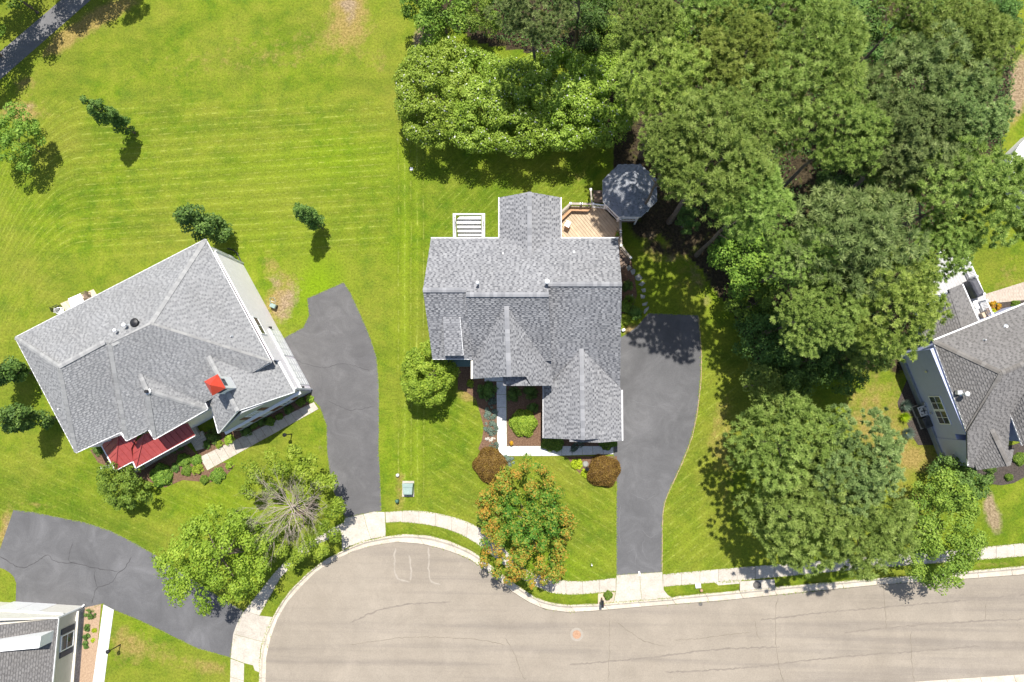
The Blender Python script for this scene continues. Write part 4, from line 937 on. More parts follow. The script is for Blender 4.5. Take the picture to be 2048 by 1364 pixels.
MB().bar(NA+nn*.14+Vector((0,0,0)), NA+nn*.14+Vector((0,0,5.2)), .09, .09).build('downspout', M['white'], h2)
MB().bar(NB+nn*.14-nx*.06+Vector((0,0,0)), NB+nn*.14-nx*.06+Vector((0,0,4.0)), .09, .09).build('downspout', M['white'], h2)
MB().tube([P(484,527,.1),P(474,506,.08),P(466,500,.06),P(455,497,.06)], .05, 8).build('drain_hose', M['black'], label='black corrugated drain hose at the far corner of the left house', cat='hose')
# red porch
pa = plane3(P(231,940.3,3.0), P(266.2,922,3.0), P(236.4,876,4.15)); pb = plane3(P(272,935,3.0), P(390,870.5,3.0), P(288,868,4.15))
ps = plane3(P(204,891.6,3.0), P(231,940.3,3.0), P(236.4,876,4.15)); pv = plane3(P(266.2,922,3.0), P(272,935,3.0), P(288,868,4.15))
prr = empty('porch_roof_group', (0,0,0)); bpy.data.objects.remove(prr)
pm = MB(); por = [on(pa, [(231,940.3),(266.2,922),(262,897),(286,850),(240,858),(236.4,876)]), on(pb, [(272,935),(390,870.5),(374.7,846),(288,868)]), on(ps, [(204,891.6),(231,940.3),(236.4,876),(236,860),(222,860)]), on(pv, [(266.2,922),(272,935),(288,868),(264,890)])]
for pl, pts in por: pm.prism(pts, depth=.08)
pr = pm.build('porch_roof', M['redmetal'], h2)
for i, (pl, pts) in enumerate(por): seams(pr, pl, pts, M['redmetal'], .46, .1*i)
for a, b in [((231,940.3),(236.4,876)), ((272,935),(288,868))]: MB().bar(P(*a,3.05), P(*b,4.2), .07, .05).build('seam', M['redmetal'], pr)
for a, b in [((204,891.6),(231,940.8)),((231,940.8),(266.4,922.5)),((266.4,922.5),(272,935.6)),((272,935.6),(390,871)),((390,871),(375,848))]: gutter(h2, [P(*a,2.93), P(*b,2.93)], M['white'], w_=.11)
flat('porch_floor', [(238,925),(388,851),(400,872),(270,945),(266,930),(244,938)], .45, .5, M['concrete'], h2)
flat('porch_step', [(378,876),(404,862),(410,874),(384,888)], .3, .3, M['concrete'], h2); flat('porch_step', [(384,886),(410,872),(413,879),(387,893)], .15, .15, M['concrete'], h2)
for q in [(238,930),(270,930),(310,908),(352,886),(386,868)]: MB().bar(P(*q,.4), P(*q,.4)+Vector((0,0,2.4)), .2, .2, up=(1,0,0)).build('porch_post', M['white'], h2)
MB().bar(P(272,932,2.75), P(388,869,2.75), .16, .22).build('porch_beam', M['white'], h2); MB().bar(P(232,936,2.75), P(264,920,2.75), .16, .22).build('porch_beam', M['white'], h2)
# cupola
cz = t0.z+1.75
cp = [P(408,763,cz), P(435.4,748,cz), P(451.3,776.3,cz), P(425,791.6,cz)]; ap = P(420,770,cz+.85)
cu = MB().prism([Vector((p.x,p.y,cz-.02)) for p in inset(cp, .10)], z0=5.6).build('cupola', M['white'], h2)
cr = MB()
for i in range(4): cr.face([cp[i-1], cp[i], ap]); 
cr.face(cp[::-1]); crr = cr.build('cupola_roof', M['redcup'], cu)
cc = sum(cp, Vector())/4
for i in range(4):
    # windows on each face
    A_, B_ = inset(cp, .10)[i-1], inset(cp, .10)[i]; xx = (B_-A_).normalized(); m_ = (A_+B_)/2; o_ = (m_-Vector((cc.x,cc.y,m_.z))).normalized()
    R_ = Matrix((xx, o_, Vector((0,0,1)))).transposed()
    for sx in (-.15, .15):
        for sz in (-.14, .14): MB().box(Vector((m_.x,m_.y,cz-.62+sz))+xx*sx+o_*.012, (.26,.03,.24), R=R_).build('pane', M['glass'], cu)
# vents on the left house
vent_pipe(h2, (238,662), nw, .5, .06, capr=.13); vent_pipe(h2, (257,651.5), nw, .55, .07, capr=.15); 
tb = nw(273,646); tv = MB().lathe(tb-Vector((0,0,.05)), [(.16,0),(.16,.25),(.30,.27),(.33,.33),(.28,.42),(.12,.48),(0,.49)], 20).build('turbine_vent', M['black'], h2)
vent_pipe(h2, (464,673), ne, .25, .05, M['galv']); vent_pipe(h2, (296,783), bf, .35, .12, M['black']); vent_pipe(h2, (121,818), sw, .3, .04)
# back patio of the left house
pt = empty('patio', (P(150,600).x, P(150,600).y, 0), 'small sand coloured paver patio behind the left house', 'patio', kind='structure')
slabs(pt, [(120,607),(187,578)], [(146,642),(208,612)], .03, 12, .08, M['patio'])
def bench_table(name, p4, z, nsl, label, cat, mat):
    q = [P(*p, z) for p in p4]; c = sum(q, Vector())/4; root = empty(name, (c.x, c.y, 0), label, cat)
    for i in range(nsl):
        t0_, t1_ = (i+.08)/nsl, (i+.92)/nsl
        a = q[0].lerp(q[1], t0_); b = q[0].lerp(q[1], t1_); c2 = q[3].lerp(q[2], t1_); d = q[3].lerp(q[2], t0_)
        MB().prism([a,b,c2,d], depth=.035).build('slat', mat, root)
    for p in inset(q, .1): MB().bar(Vector((p.x,p.y,0.03)), Vector((p.x,p.y,z-.04)), .06, .06, up=(1,0,0)).build('leg', mat, root)
    return root
bench_table('patio_table', [(135.5,597.5),(161,586.5),(170,607),(144,620)], .72, 6, 'white slatted patio table behind the left house', 'table', M['white'])
def chair(name, px, ang, label, mat, scale=1.0):
    c = P(*px, 0); root = empty(name, (c.x,c.y,0), label, 'chair', 'patio chairs behind the left house'); Rz = Matrix.Rotation(ang, 3, 'Z')
    for i in range(4): MB().box(c+Rz@Vector((0,(i-1.5)*.12,.42)), (.46,.085,.03), rz=ang).build('slat', mat, root)
    for i in range(4): MB().box(c+Rz@Vector(((i-1.5)*.11,.27,.7)), (.07,.03,.5), rz=ang).build('back_slat', mat, root)
    for sx in (-1,1):
        for sy in (-1,1): MB().box(c+Rz@Vector((sx*.21,sy*.22,.22)), (.04,.04,.40), rz=ang).build('leg', mat, root)
        MB().box(c+Rz@Vector((sx*.25,0,.63)), (.05,.5,.03), rz=ang).build('armrest', mat, root)
    return root
chair('patio_chair', (178,592), -1.2, 'dark wooden chair right of the white patio table', M['deckgrey']); chair('patio_chair', (121,619), 2.0, 'dark slatted chair at the left end of the patio', M['black'])
chair('patio_chair', (129,623), 1.6, 'white chair half hidden under the left house eave', M['white'])
# ================================================================== RIGHT HOUSE
Z0 = P(1960, 800, 0)
h3 = empty('house', (Z0.x, Z0.y, 0), 'right house with blue grey side wall and brownish grey shingle roof', 'house')
e1 = P(1867,682,5.1); e3 = P(1934,864,5.1); rr = P(2004,746,7.3); rr2 = P(2048,727,7.3); rrx = rr+(rr2-rr)*5
nn_ = plane3(rr, rr2, e1); ww = plane3(e1, e3, rr); ss = plane3(rr, rr2, P(1935,930,3.75))
v0 = ss(1983.6,859); v1 = P(2018,931,v0.z-.1); vl = plane3(v0, v1, P(1951,932,3.7)); vr = plane3(v0, v1, P(2028,897,3.9))
ur = plane3(P(2021,827,5.0), P(2044.5,890,5.0), P(2110,830,6.9)); ul = plane3(P(2021,827,5.0), P(2044.5,890,5.0), P(2110,830,6.9))
def xy(p): return (p.x, p.y)
sl3 = [(nn_, [e1, rr, rrx, nn_(2300,506.5)]), (ww, [e1, e3, rr]), on(ss, [(2004,746),(2048,727),(2200,660),(2200,760),(2048,787),(2021,827),(2016,897),(1990,905),(1953,938),(1935,932),(1934.3,864)]),
 on(vl, [(1983.6,859),(1949,925),(1953.6,940),(2015,932),(2018,931)]), on(vr, [(1983.6,859),(2018,931),(2021,929),(2028,897),(2016.6,901.7),(2008,881),(1994.6,866.5)]),
 on(ur, [(2021,827),(2052,784),(2150,740),(2180,850),(2044.5,890)])]
roof3 = roofset(h3, sl3, M['sh_right'], M['cap_right'], [(e1,rr),(rr,e3),(rr,rrx),(v0,v1)])
b1, b2 = P(1797,707), P(1884.6,921)
bdir = (b2-b1).normalized(); b3 = b1+bdir*((b2-b1).length+.15)
rd_ = (rr2-rr).normalized()
walls(h3, [b1, b1+bdir*6.6, b1+bdir*6.6+rd_*9, b1+rd_*9], 4.9, M['sid_blue'])
walls(h3, [b1+bdir*6.6, b3, b3+rd_*2.6, b1+bdir*6.6+rd_*2.6], 3.45, M['sid_blue'])
wallface(h3, b1+bdir*7.05, b3, 4.9, 3.6, M['sid_blue'])
MB().prism([Vector((p.x,p.y,4.7)) for p in W3([(2040,835,4.7),(2060,885,4.7),(2110,870,4.7),(2100,800,4.7)])], z0=0).build('wall', M['sid_blue'], h3)
gutter(h3, [P(1866.5,682,5.05), P(1934,865,5.05)], M['white'], w_=.11); gutter(h3, [P(1934.5,865,5.0), P(1935,931,3.7)], M['white'], w_=.09)
gutter(h3, [P(1867,680.5,5.05), nn_(2200,546)-Vector((0,0,.05))], M['white'], w_=.13); gutter(h3, [P(2020,827,4.95), P(2044,890.5,4.95)], M['white'], w_=.1)
for i in range(9):
    p = P(1866.5,682,5.1).lerp(P(1934,865,5.1), (i+.5)/9); MB().box(p+Vector((.09,0,.02)), (.16,.03,.03)).build('gutter_bracket', M['white'], h3)
wo_ = 1 if Vector((-bdir.y,bdir.x,0)).x < 0 else -1
tw = (P(1857,829.5,1.8)-b1).dot(bdir)
window(h3, b1, b2, (P(1866,807.5,2.6)-b1).dot(bdir)+.0, 1.05, 2.0, 1.55, wo_, 2, 2, depth=.06); window(h3, b1, b2, (P(1866,807.5,2.6)-b1).dot(bdir)+1.15, 1.05, 2.0, 1.55, wo_, 2, 2, depth=.06)
MB().bar(b1+Vector((0,0,2.6))+bdir*.0, b1+bdir*((b2-b1).length)+Vector((0,0,2.6)), .05, .05).build('utility_line', M['sid_blue'], h3) if False else None
nb3 = Vector((-bdir.y,bdir.x,0))*wo_
for t, z, s in ((1.6,3.2,(.12,.06,.3)),(4.1,.9,(.25,.15,.4)),(4.5,.8,(.3,.18,.5)),(4.9,1.4,(.15,.1,.2)),(8.2,.8,(.15,.1,.3))):
    MB().bar(b1+bdir*t+nb3*.08+Vector((0,0,z)), b1+bdir*(t+s[0])+nb3*.08+Vector((0,0,z)), s[1], s[2]).build('meter_box', M['galv'], h3)
MB().bar(b1+bdir*.05+nb3*.1+Vector((0,0,.35)), b2+nb3*.1+Vector((0,0,.35)), .16, .7).build('foundation', M['acgrey'] if False else simple('grey_foundation', (.2,.23,.26), (.26,.29,.32)), h3)
vent_pipe(h3, (1922,788), ww, .75, .09, capr=.17); vent_pipe(h3, (1968,680), nn_, .25, .05, M['galv']); vent_pipe(h3, (2012,653), nn_, .12, .09, M['white'])
MB().box(ww(1915,785)+Vector((0,0,.18)), (.35,.3,.35)).build('flue_box', M['galv'], h3)
# sunroom wing
k0, k1 = P(1896,580,4.0), P(1921,655,4.0); kL = plane3(k0, k1, P(1850,660,3.0)); kR = plane3(k0, k1, P(1955.5,642,3.4))
sl4 = [on(kL, [(1868,612),(1898,585),(1922,655),(1867,679.4),(1843,672)]), on(kR, [(1896,579.7),(1924,568),(1956,642),(1922,656)])]
roofset(h3, sl4, M['sh_right'], M['cap_right'], [], name='sunroom_roof')
gutter(h3, [P(1924.5,568,3.35), P(1957,642,3.35)], M['white'], w_=.09)
MB().prism([Vector((p.x,p.y,2.9)) for p in W3([(1862,625,3.0),(1918,578,3.0),(1948,640,3.0),(1880,690,3.0)])], z0=0).build('wall', M['sid_blue'], h3)
# ================================================================== LOWER LEFT HOUSE
Z0 = P(60, 1290, 0)
h4 = empty('house', (Z0.x, Z0.y, 0), 'lower left house corner with white garage wall and navy shutters', 'house')
c0 = P(116,1238,3.3); c1 = P(105,1364,3.3); c2 = P(0,1249.5,5.3)
rp = plane3(c0, c1, c2)
sl5 = [on(rp, [(116.5,1237.5),(-40,1254.5),(-60,1420),(98,1420)])]
roofset(h4, sl5, simple and M['sh_right'], M['cap_right'], [])
wA = P(-60,1199.5); wB = P(30,1205.6); wC = P(166,1213.5)
wD = P(152,1400)
walls(h4, [wB, wC, P(152,1400), P(20,1400)], 3.15, M['sid_tan']); walls(h4, [P(-120,1196), P(32,1205.8), P(32,1400), P(-120,1400)], 3.15, M['stucco'])
wallface(h4, P(30,1205.2), P(166,1213), 5.0, 3.2, M['stucco'])
MB().bar(P(-60,1197.5)+Vector((0,0,2.45)), P(166,1211)+Vector((0,0,2.45)), .16, .12).build('trim_band', M['white'], h4)
for t in (.02,.36,.7): 
    p_ = P(30,1203.5).lerp(P(158,1211), t+.13); dd = (P(158,1211)-P(30,1203.5)).normalized()
    g_ = MB().bar(p_-dd*.9+Vector((0,0,1.1)), p_+dd*.9+Vector((0,0,1.1)), .06, 2.15).build('garage_door', M['white'], h4) if t < .5 else None
gutter(h4, [P(117,1237,3.25), P(100,1420,3.25)], M['white'], w_=.12)
MB().bar(P(166.5,1213)+Vector((0,0,.2)), P(166.5,1213)+Vector((0,0,3.2)), .12, .12, up=(1,0,0)).build('downspout', M['white'], h4)
MB().bar(P(166.5,1213)+Vector((0,0,.2)), P(170,1208.5)+Vector((0,0,.08)), .1, .1).build('downspout', M['white'], h4)
o4 = -1 if Vector((-(wD-wC).y,(wD-wC).x,0)).x < 0 else 1
window(h4, wC, wD, 2.15, 1.15, 1.05, 1.5, o4, 1, 2, shutter=M['navy']); 
MB().bar(wC+Vector((.1,-.1,.4)), wD+Vector((.1,0,.4)), .16, .8).build('stone_veneer', M['stone'], h4)
MB().bar(wC+Vector((.1,-.1,.84)), wD+Vector((.1,0,.84)), .24, .08).build('sill_band', M['cream'], h4)
dp = [P(-30,1288,5.9), P(82,1273,5.2), P(74,1300,5.2), P(-30,1320,5.9)]
dmr = MB().prism([P(-30,1284,6.0), P(82,1272.5,4.9), P(78,1296,4.9), P(-30,1306,6.0)], z0=3.0).build('dormer', M['white'], h4)
# top right corner house
h5 = empty('house', (P(2090,320).x, P(2090,320).y, 0), 'white flat roofed house corner at the right edge beyond the pines', 'house')
MB().prism(G([(2014,330),(2040,288),(2090,240),(2200,300),(2140,470),(2058,378)], 3.2), depth=.2).build('roof', M['white'], h5)
MB().prism(inset(G([(2014,330),(2040,288),(2090,240),(2200,300),(2140,470),(2058,378)], 3.0), .3), z0=0).build('wall', M['sid_white'], h5)
# ================================================================== DECK, GAZEBO, STAIRWELL
DZ = 1.0
railp = [P(1117,429,2.0), P(1141,407,2.0), P(1186.5,408,2.0), P(1214,411,2.0), P(1240.7,438,2.0), P(1242,491,2.0)]
deck = empty('deck', (P(1180,460).x, P(1180,460).y, 0), 'tan timber deck with diagonal boards behind the central house', 'deck')
dpoly = [Vector((p.x, p.y, DZ)) for p in railp]+[P(1224,520,DZ), P(1224,506,DZ), P(1111,506,DZ), P(1111,434,DZ)]
MB().prism([p-Vector((0,0,.06)) for p in inset(dpoly, .04)], depth=.22).build('frame', M['deckgrey'], deck)
def boards(parent, poly, ang, wd, mat, z, name='board', th=.035, gap=.012):
    x = Vector((math.cos(ang), math.sin(ang), 0)); y = Vector((-x.y, x.x, 0)); q = [(p.dot(x), p.dot(y)) for p in poly]
    v = min(b for a, b in q)
    while v < max(b for a, b in q):
        c = clip(q, -1e3, 1e3, v, v+wd-gap)
        if len(c) > 2: MB().prism([x*a+y*b+Vector((0,0,z)) for a, b in c], depth=th).build(name, mat, parent)
        v += wd
boards(deck, dpoly, math.radians(-52), .225, M['deck'], DZ, gap=.024)
def railing(parent, a, b, mat, capw=.15, h=1.0, bal=.12, posts=(True, True), capmat=None, z0=0, pc=None):
    """a, b: 3D points at rail-cap height"""
    a = Vector(a); b = Vector(b); d = b-a; Ln = d.length; x = d/Ln; ex = .062
    MB().bar(a+x*ex, b-x*ex, capw, .04).build('rail_cap', capmat or mat, parent)
    MB().bar(a+x*ex-Vector((0,0,h-.12)), b-x*ex-Vector((0,0,h-.12)), .05, .06).build('bottom_rail', mat, parent)
    mb = MB(); n = max(1, int(Ln/bal))
    for i in range(1, n): p = a.lerp(b, i/n); mb.box(p-Vector((0,0,h/2-.03)), (.035,.035,h-.16))
    if n > 1: mb.build('balusters', mat, parent, kind='stuff')
    for k, p in zip(posts, (a, b)):
        if k:
            po = MB().box(p-Vector((0,0,h/2-.04)), (.11,.11,h+.04)).build('post', mat, parent)
            MB().box(p+Vector((0,0,.075)), (.17,.17,.03)).box(p+Vector((0,0,.1)), (.11,.11,.025)).build('post_cap', M['white'], po)
for i in range(5): railing(deck, railp[i], railp[i+1], M['rail'] if i < 2 or i == 4 else M['white'], posts=(True, i == 4), capw=.17 if i < 2 or i == 4 else .1)
railing(deck, P(1162,407.5,2.0), P(1163,407.5,2.0), M['rail']); railing(deck, P(1241.5,463,2.0), P(1241.5,464,2.0), M['rail'])
be = MB().prism(G([(1119,437),(1142.5,414.8),(1184,415),(1176,422.5),(1143.5,421.5),(1120,444)], 1.45), depth=.06).build('bench_seat', M['bench'], deck)
for q in [(1124,437),(1143,418),(1160,418.5),(1176,418.5)]: MB().bar(P(*q,DZ), P(*q,1.39), .09, .09, up=(1,0,0)).build('bench_leg', M['bench'], be)
# small stair behind the deck rail
for i in range(4): MB().prism(G([(1187,405-6.2*i),(1208,405-6.2*i),(1207.5,399.2-6.2*i),(1186.6,399.2-6.2*i)], .82-.19*i), depth=.05).build('stair_tread', M['deckgrey'], deck)
railing(deck, P(1184,408,1.95), P(1181.5,379,1.25), M['rail'], h=.9, posts=(False, True), capw=.12)
# side stairs towards the flagstones
sdir = (P(1262,519,0)-P(1243,495,0)).normalized(); sper = Vector((sdir.y, -sdir.x, 0)); sper = sper if sper.x < 0 else -sper
st0 = P(1242.5,498,0)
for i in range(5): 
    c = st0+sdir*(.14+.27*i)+sper*.62+Vector((0,0,.85-.17*i)); MB().box(c, (.26,1.15,.045), R=Matrix((sdir, sper, Vector((0,0,1)))).transposed()).build('stair_tread', M['deckgrey'], deck)
railing(deck, P(1243,491.5,1.95), P(1261.5,515.5,1.15), M['rail'], h=.95, posts=(False, True), capw=.14)
railing(deck, P(1243,491.5,1.95)+sper*1.2, P(1261.5,515.5,1.15)+sper*1.2, M['rail'], h=.95, posts=(False, True), capw=.1)
# grill box on the deck
gq = [P(1134.5,440,1.78), P(1142.5,444.5,1.78), P(1137.4,455.5,1.78), P(1128,450.3,1.78)]
gb = MB().prism([p-Vector((0,0,.06)) for p in inset(gq, .03)], z0=DZ+.005).build('storage_box', M['bench'], label='white topped storage box standing on the tan deck', cat='box')
ORIG[gb.name] = gb.location.copy(); MB().prism(gq, depth=.055).build('lid', M['white'], gb, bevel=.01)
# gazebo
gc = P(1259.5,381,3.5); ga0 = Vector((gc.x, gc.y, 0))
gaz = empty('gazebo', ga0, 'octagonal gazebo with slate grey shingle roof beside the deck', 'gazebo')
def octo(r, z): return [ga0+Vector((r*math.cos(math.pi/8+math.pi/4*i), r*math.sin(math.pi/8+math.pi/4*i), z)) for i in range(8)]
ev = octo(2.24, 3.5); apx = ga0+Vector((0,0,4.75))
rs = []
for i in range(8): pl = plane3(ev[i-1], ev[i], apx); rs.append((pl, [ev[i-1], ev[i], apx]))
gr_ = roofset(gaz, rs, M['sh_gaz'], M['cap_main'], [], row=.13, wid=.22, th=.08)
MB().lathe(apx-Vector((0,0,.05)), [(.16,0),(.1,.08),(.04,.12),(0,.14)], 12).build('finial', M['sh_gaz'], gaz)
MB().prism(octo(2.0, DZ), depth=.2).build('floor', M['deckgrey'], gaz)
fl8 = octo(1.95, 0)
for i in range(8):
    MB().bar(fl8[i]+Vector((0,0,0)), fl8[i]+Vector((0,0,3.4)), .12, .12, up=(1,0,0)).build('post', M['white'], gaz)
    if i not in (5,): 
        a, b = fl8[i-1]+Vector((0,0,1.95)), fl8[i]+Vector((0,0,1.95)); railing(gaz, a, b, M['white'], capw=.12, h=.9, posts=(False, False), bal=.11)
    MB().bar(ev[i-1]-Vector((0,0,.1)), ev[i]-Vector((0,0,.1)), .04, .14).build('fascia', M['white'], gaz)
# sunken stairwell behind the central house
swl = empty('stairwell', (P(938,450).x, P(938,450).y, 0), 'white concrete basement stairwell with dark handrails behind the central house', 'stairwell')
for q in ([(905.5,426.5),(970,426.5),(970,430),(905.5,430)], [(905.5,430.2),(911.5,430.2),(912.5,498),(906.5,498)], [(963.5,430.2),(970,430.2),(970,498),(963.5,498)]): MB().prism(G(q, .06), z0=-2.6).build('retaining_wall', M['white_walk'], swl)
y0 = 430.2
for i in range(8): 
    MB().prism(G([(912,y0),(963,y0),(963,y0+8.8),(912.3,y0+8.8)], -.04-.19*i), z0=-2.6).build('step', M['white_walk'], swl)
    nz = MB().bar(P(912.4,y0+8.8,-.045-.19*i), P(962.6,y0+8.8,-.045-.19*i), .05, .03).build('nosing', M['black'], swl); y0 += 8.9-.35*i
for x0 in (909, 965.5):
    mb = MB(); a = P(x0+.6,434,.95); b = P(x0+.6,476,-.2); mb.tube([P(x0,434,0), a, b], .022, 6)
    for k in range(1, 6): p = a.lerp(b, k/6); mb.tube([p, p-Vector((0,0,.9))], .012, 5)
    mb.build('handrail', M['black'], swl)
# flower pot on deck, flower pot in bed
def pot(name, px, z, r, label, cat='flower pot', leaf='orange'):
    c = P(*px, z); p_ = MB().lathe(c, [(r*.7,0),(r,.28),(r*1.08,.3),(r*1.08,.34),(r*.9,.34),(r*.88,.3),(0,.3)], 18).build(name, M['terra'], origin=c, label=label, cat=cat); ORIG[p_.name] = c
    me = leaf_mesh('plant', int(px[0]), r*1.1, r*1.1, r*.8, 8, (.06,.12), 30, .07, M[leaf]); o = bpy.data.objects.new('plant', me); COL.objects.link(o); o.parent = p_; o.location = (0,0,.36)
pot('flower_pot', (1023.5,886), .02, .15, 'small terracotta pot in the mulch at the bend of the white walk', leaf='orange')
pot('flower_pot', (1234,470), DZ, .18, 'potted plant at the right edge of the deck', leaf='midleaf')
# ================================================================== SMALL THINGS
def ac(px, s, h, top, side, label, rz, z=.08):
    c = P(*px, 0); o = MB().box(c+Vector((0,0,z+h/2)), (s,s,h), rz).build('air_conditioner', side, origin=c, bevel=.03, label=label, cat='air conditioner', group='outdoor air conditioner units'); ORIG[o.name] = c
    MB().box(c+Vector((0,0,.04)), (s+.15,s+.15,.07), rz).build('pad', M['concrete'], o)
    ring = MB()
    for sx, sy, a, b in ((0,1,s,.09),(0,-1,s,.09),(1,0,.09,s-.181),(-1,0,.09,s-.181)):
        Rz = Matrix.Rotation(rz,3,'Z'); ring.box(c+Rz@Vector((sx*(s/2-.045), sy*(s/2-.045), 0))+Vector((0,0,z+h+.012)), (a,b,.02), rz)
    ring.build('top_frame', top, o)
    MB().lathe(c+Vector((0,0,z+h+.003)), [(s*.40,0),(s*.40,.03),(s*.34,.035),(s*.33,.01),(0,.01)], 24).build('fan_guard', top, o)
    fb = MB()
    for k in range(4): a = k*math.pi/2+.3; fb.box(c+Vector((math.cos(a)*s*.16, math.sin(a)*s*.16, z+h+.02)), (s*.3,s*.12,.01), a)
    fb.lathe(c+Vector((0,0,z+h+.016)), [(s*.09,0),(s*.09,.03),(0,.035)], 14); fb.build('fan_blades', M['acdark'], o)
ra = math.atan2(bdir.y, bdir.x)
ac((1837,821), .78, .75, M['acgrey'], M['acdark'], 'light topped air conditioner against the blue grey wall', ra)
ac((1848,843), .82, .72, M['acdark'], M['acdark'], 'dark air conditioner just below the light topped one', ra)
ac((1231,569), .75, .8, M['acgrey'], M['acdark'], 'upper air conditioner peeking out by the central house wall', 0)
ac((1232,595), .75, .8, M['acgrey'], M['acdark'], 'lower air conditioner peeking out by the central house wall', 0)
# utility transformer
tb_ = P(816,979,0); tp = MB().prism(G([(805,962),(828,962),(828,993.5),(804,993.5)], .10), depth=.2).build('concrete_pad', M['concrete'], origin=tb_, label='square concrete pad under the green transformer box', cat='concrete pad')
tf = MB().prism(G([(804.6,968),(825,968),(824,989.5),(806,989.5)], .85), z0=.105).build('transformer_box', M['grn'], origin=tb_, bevel=.03, label='pale green utility transformer box on the front lawn', cat='utility box'); ORIG[tf.name] = tb_
MB().prism(G([(804,967),(825.6,967),(825,975),(805,975)], .9), depth=.045).build('lid', M['grn'], tf); MB().box(P(815,992,.45), (.05,.04,.12)).build('handle', M['black'], tf)
pd = P(796,1001,0); MB().lathe(pd, [(.13,0),(.13,.42),(.15,.43),(.15,.5),(.1,.56),(0,.58)], 16).build('pedestal', M['dgreen'], label='short dark green cable pedestal near the sidewalk', cat='pedestal')
MB().lathe(P(796,950,0), [(.13,0),(.14,.22),(.1,.3),(0,.33)], 16).build('vent_cap', M['acgrey'], label='small pale round vent cap on the lawn edge', cat='vent')
MB().box(P(823,338,.05), (.24,.24,.12)).build('marker_block', M['white'], label='small white square marker in the back lawn', cat='marker')
MB().lathe(P(1183,1128,0), [(.04,0),(.04,.5),(.06,.52),(.02,.58),(0,.58)], 10).build('marker_post', M['white'], label='thin white marker post on the lawn left of the driveway', cat='post')
MB().box(P(1279,1146.5,.05), (.13,.3,.05), .3).build('newspaper', M['white'], label='folded white newspaper at the end of the central driveway', cat='newspaper')
MB().box(P(1396,1171,.12), (.42,.36,.22), .1).build('meter_lid', M['white'], bevel=.02, label='small white box beside the sidewalk edge', cat='box')
MB().lathe(P(1402,1180,0), [(.12,0),(.12,.2),(.07,.24),(0,.26)], 12).build('water_valve', M['rust'], label='little rusty water valve below the white box', cat='valve')
# mailbox
mbp = P(1203,1196,0); mo = empty('mailbox', mbp, 'black kerbside mailbox on a brown post beside the driveway apron', 'mailbox')
MB().bar(mbp, mbp+Vector((0,0,1.25)), .1, .1, up=(1,0,0)).build('post', M['deckgrey'], mo)
mb = MB(); prof = [(-.1,0),(-.1,.14),(-.07,.2),(0,.23),(.07,.2),(.1,.14),(.1,0)]
for y0_, y1_ in ((-.42,.1),): 
    f = [mbp+Vector((x,y0_,1.05+z)) for x, z in prof]; g = [mbp+Vector((x,y1_,1.05+z)) for x, z in prof]
    mb.face(f); mb.face(g[::-1])
    for i in range(7): mb.face([f[i-1], g[i-1], g[i], f[i]][::-1])
mb.build('box', M['black'], mo); MB().box(mbp+Vector((.115,-.2,1.28)), (.012,.1,.14)).build('flag', simple('red_flag_paint', (.5,.03,.02), (.6,.05,.03)), mo)
MB().box(mbp+Vector((0,-.43,1.15)), (.18,.012,.16)).build('door', M['galv'], mo)
# lamp posts
def lamp(px, label, h=1.75):
    c = P(*px, 0); o = empty('lamp_post', c, label, 'lamp post', 'black garden lamp posts')
    MB().tube([c, c+Vector((0,0,h-.25))], [.05,.035], 10).build('pole', M['black'], o)
    MB().lathe(c+Vector((0,0,h-.28)), [(.06,0),(.13,.06),(.15,.3),(.17,.31),(.02,.42),(0,.44)], 8).build('lantern', M['black'], o)
lamp((584,868), 'black lamp post on the lawn below the left house walk'); lamp((241,1289), 'black lamp post on the lower left lawn beside the pale walk')
lamp((1173,936), 'black lantern post in the triangular bed by the driveway', .9)
# garden lantern / stones
MB().lathe(P(1171,928,0), [(.22,0),(.26,.08),(.2,.16),(.1,.2),(0,.2)], 9).build('garden_rock', M['flag'], bevel=.01, label='low grey rock beside the yellow plants', cat='rock')
# hose reel left house
hc = P(550,613,0); hr = empty('hose_reel', hc, 'small grey green hose reel cart beside the white wall', 'hose reel')
MB().box(hc+Vector((0,0,.45)), (.5,.35,.3), -.4).build('reel_box', M['grn'], hr, bevel=.03); MB().tube([hc+Vector((.1,-.1,.3)), hc+Vector((.3,.25,.8)), hc+Vector((0,.35,.9)), hc+Vector((-.25,.1,.5))], .02, 6).build('handle', M['galv'], hr)
for s_ in (-1,1): MB().box(hc+Vector((s_*.2,-.05,.12)), (.05,.3,.24), -.4).build('wheel', M['black'], hr)
th_ = MB().tube([hc+Vector((-.1,0,.05)), hc+Vector((-.4,.3,.04)), hc+Vector((-.45,.7,.04)), hc+Vector((-.1,.75,.04)), hc+Vector((.1,.4,.04))], .018, 6).build('garden_hose', M['grn'], hr)
MB().box(P(1247,660,.2), (.28,.22,.3), .4).build('garden_ornament', M['white'], bevel=.05, label='small white ornament beside the central house at the driveway', cat='ornament')
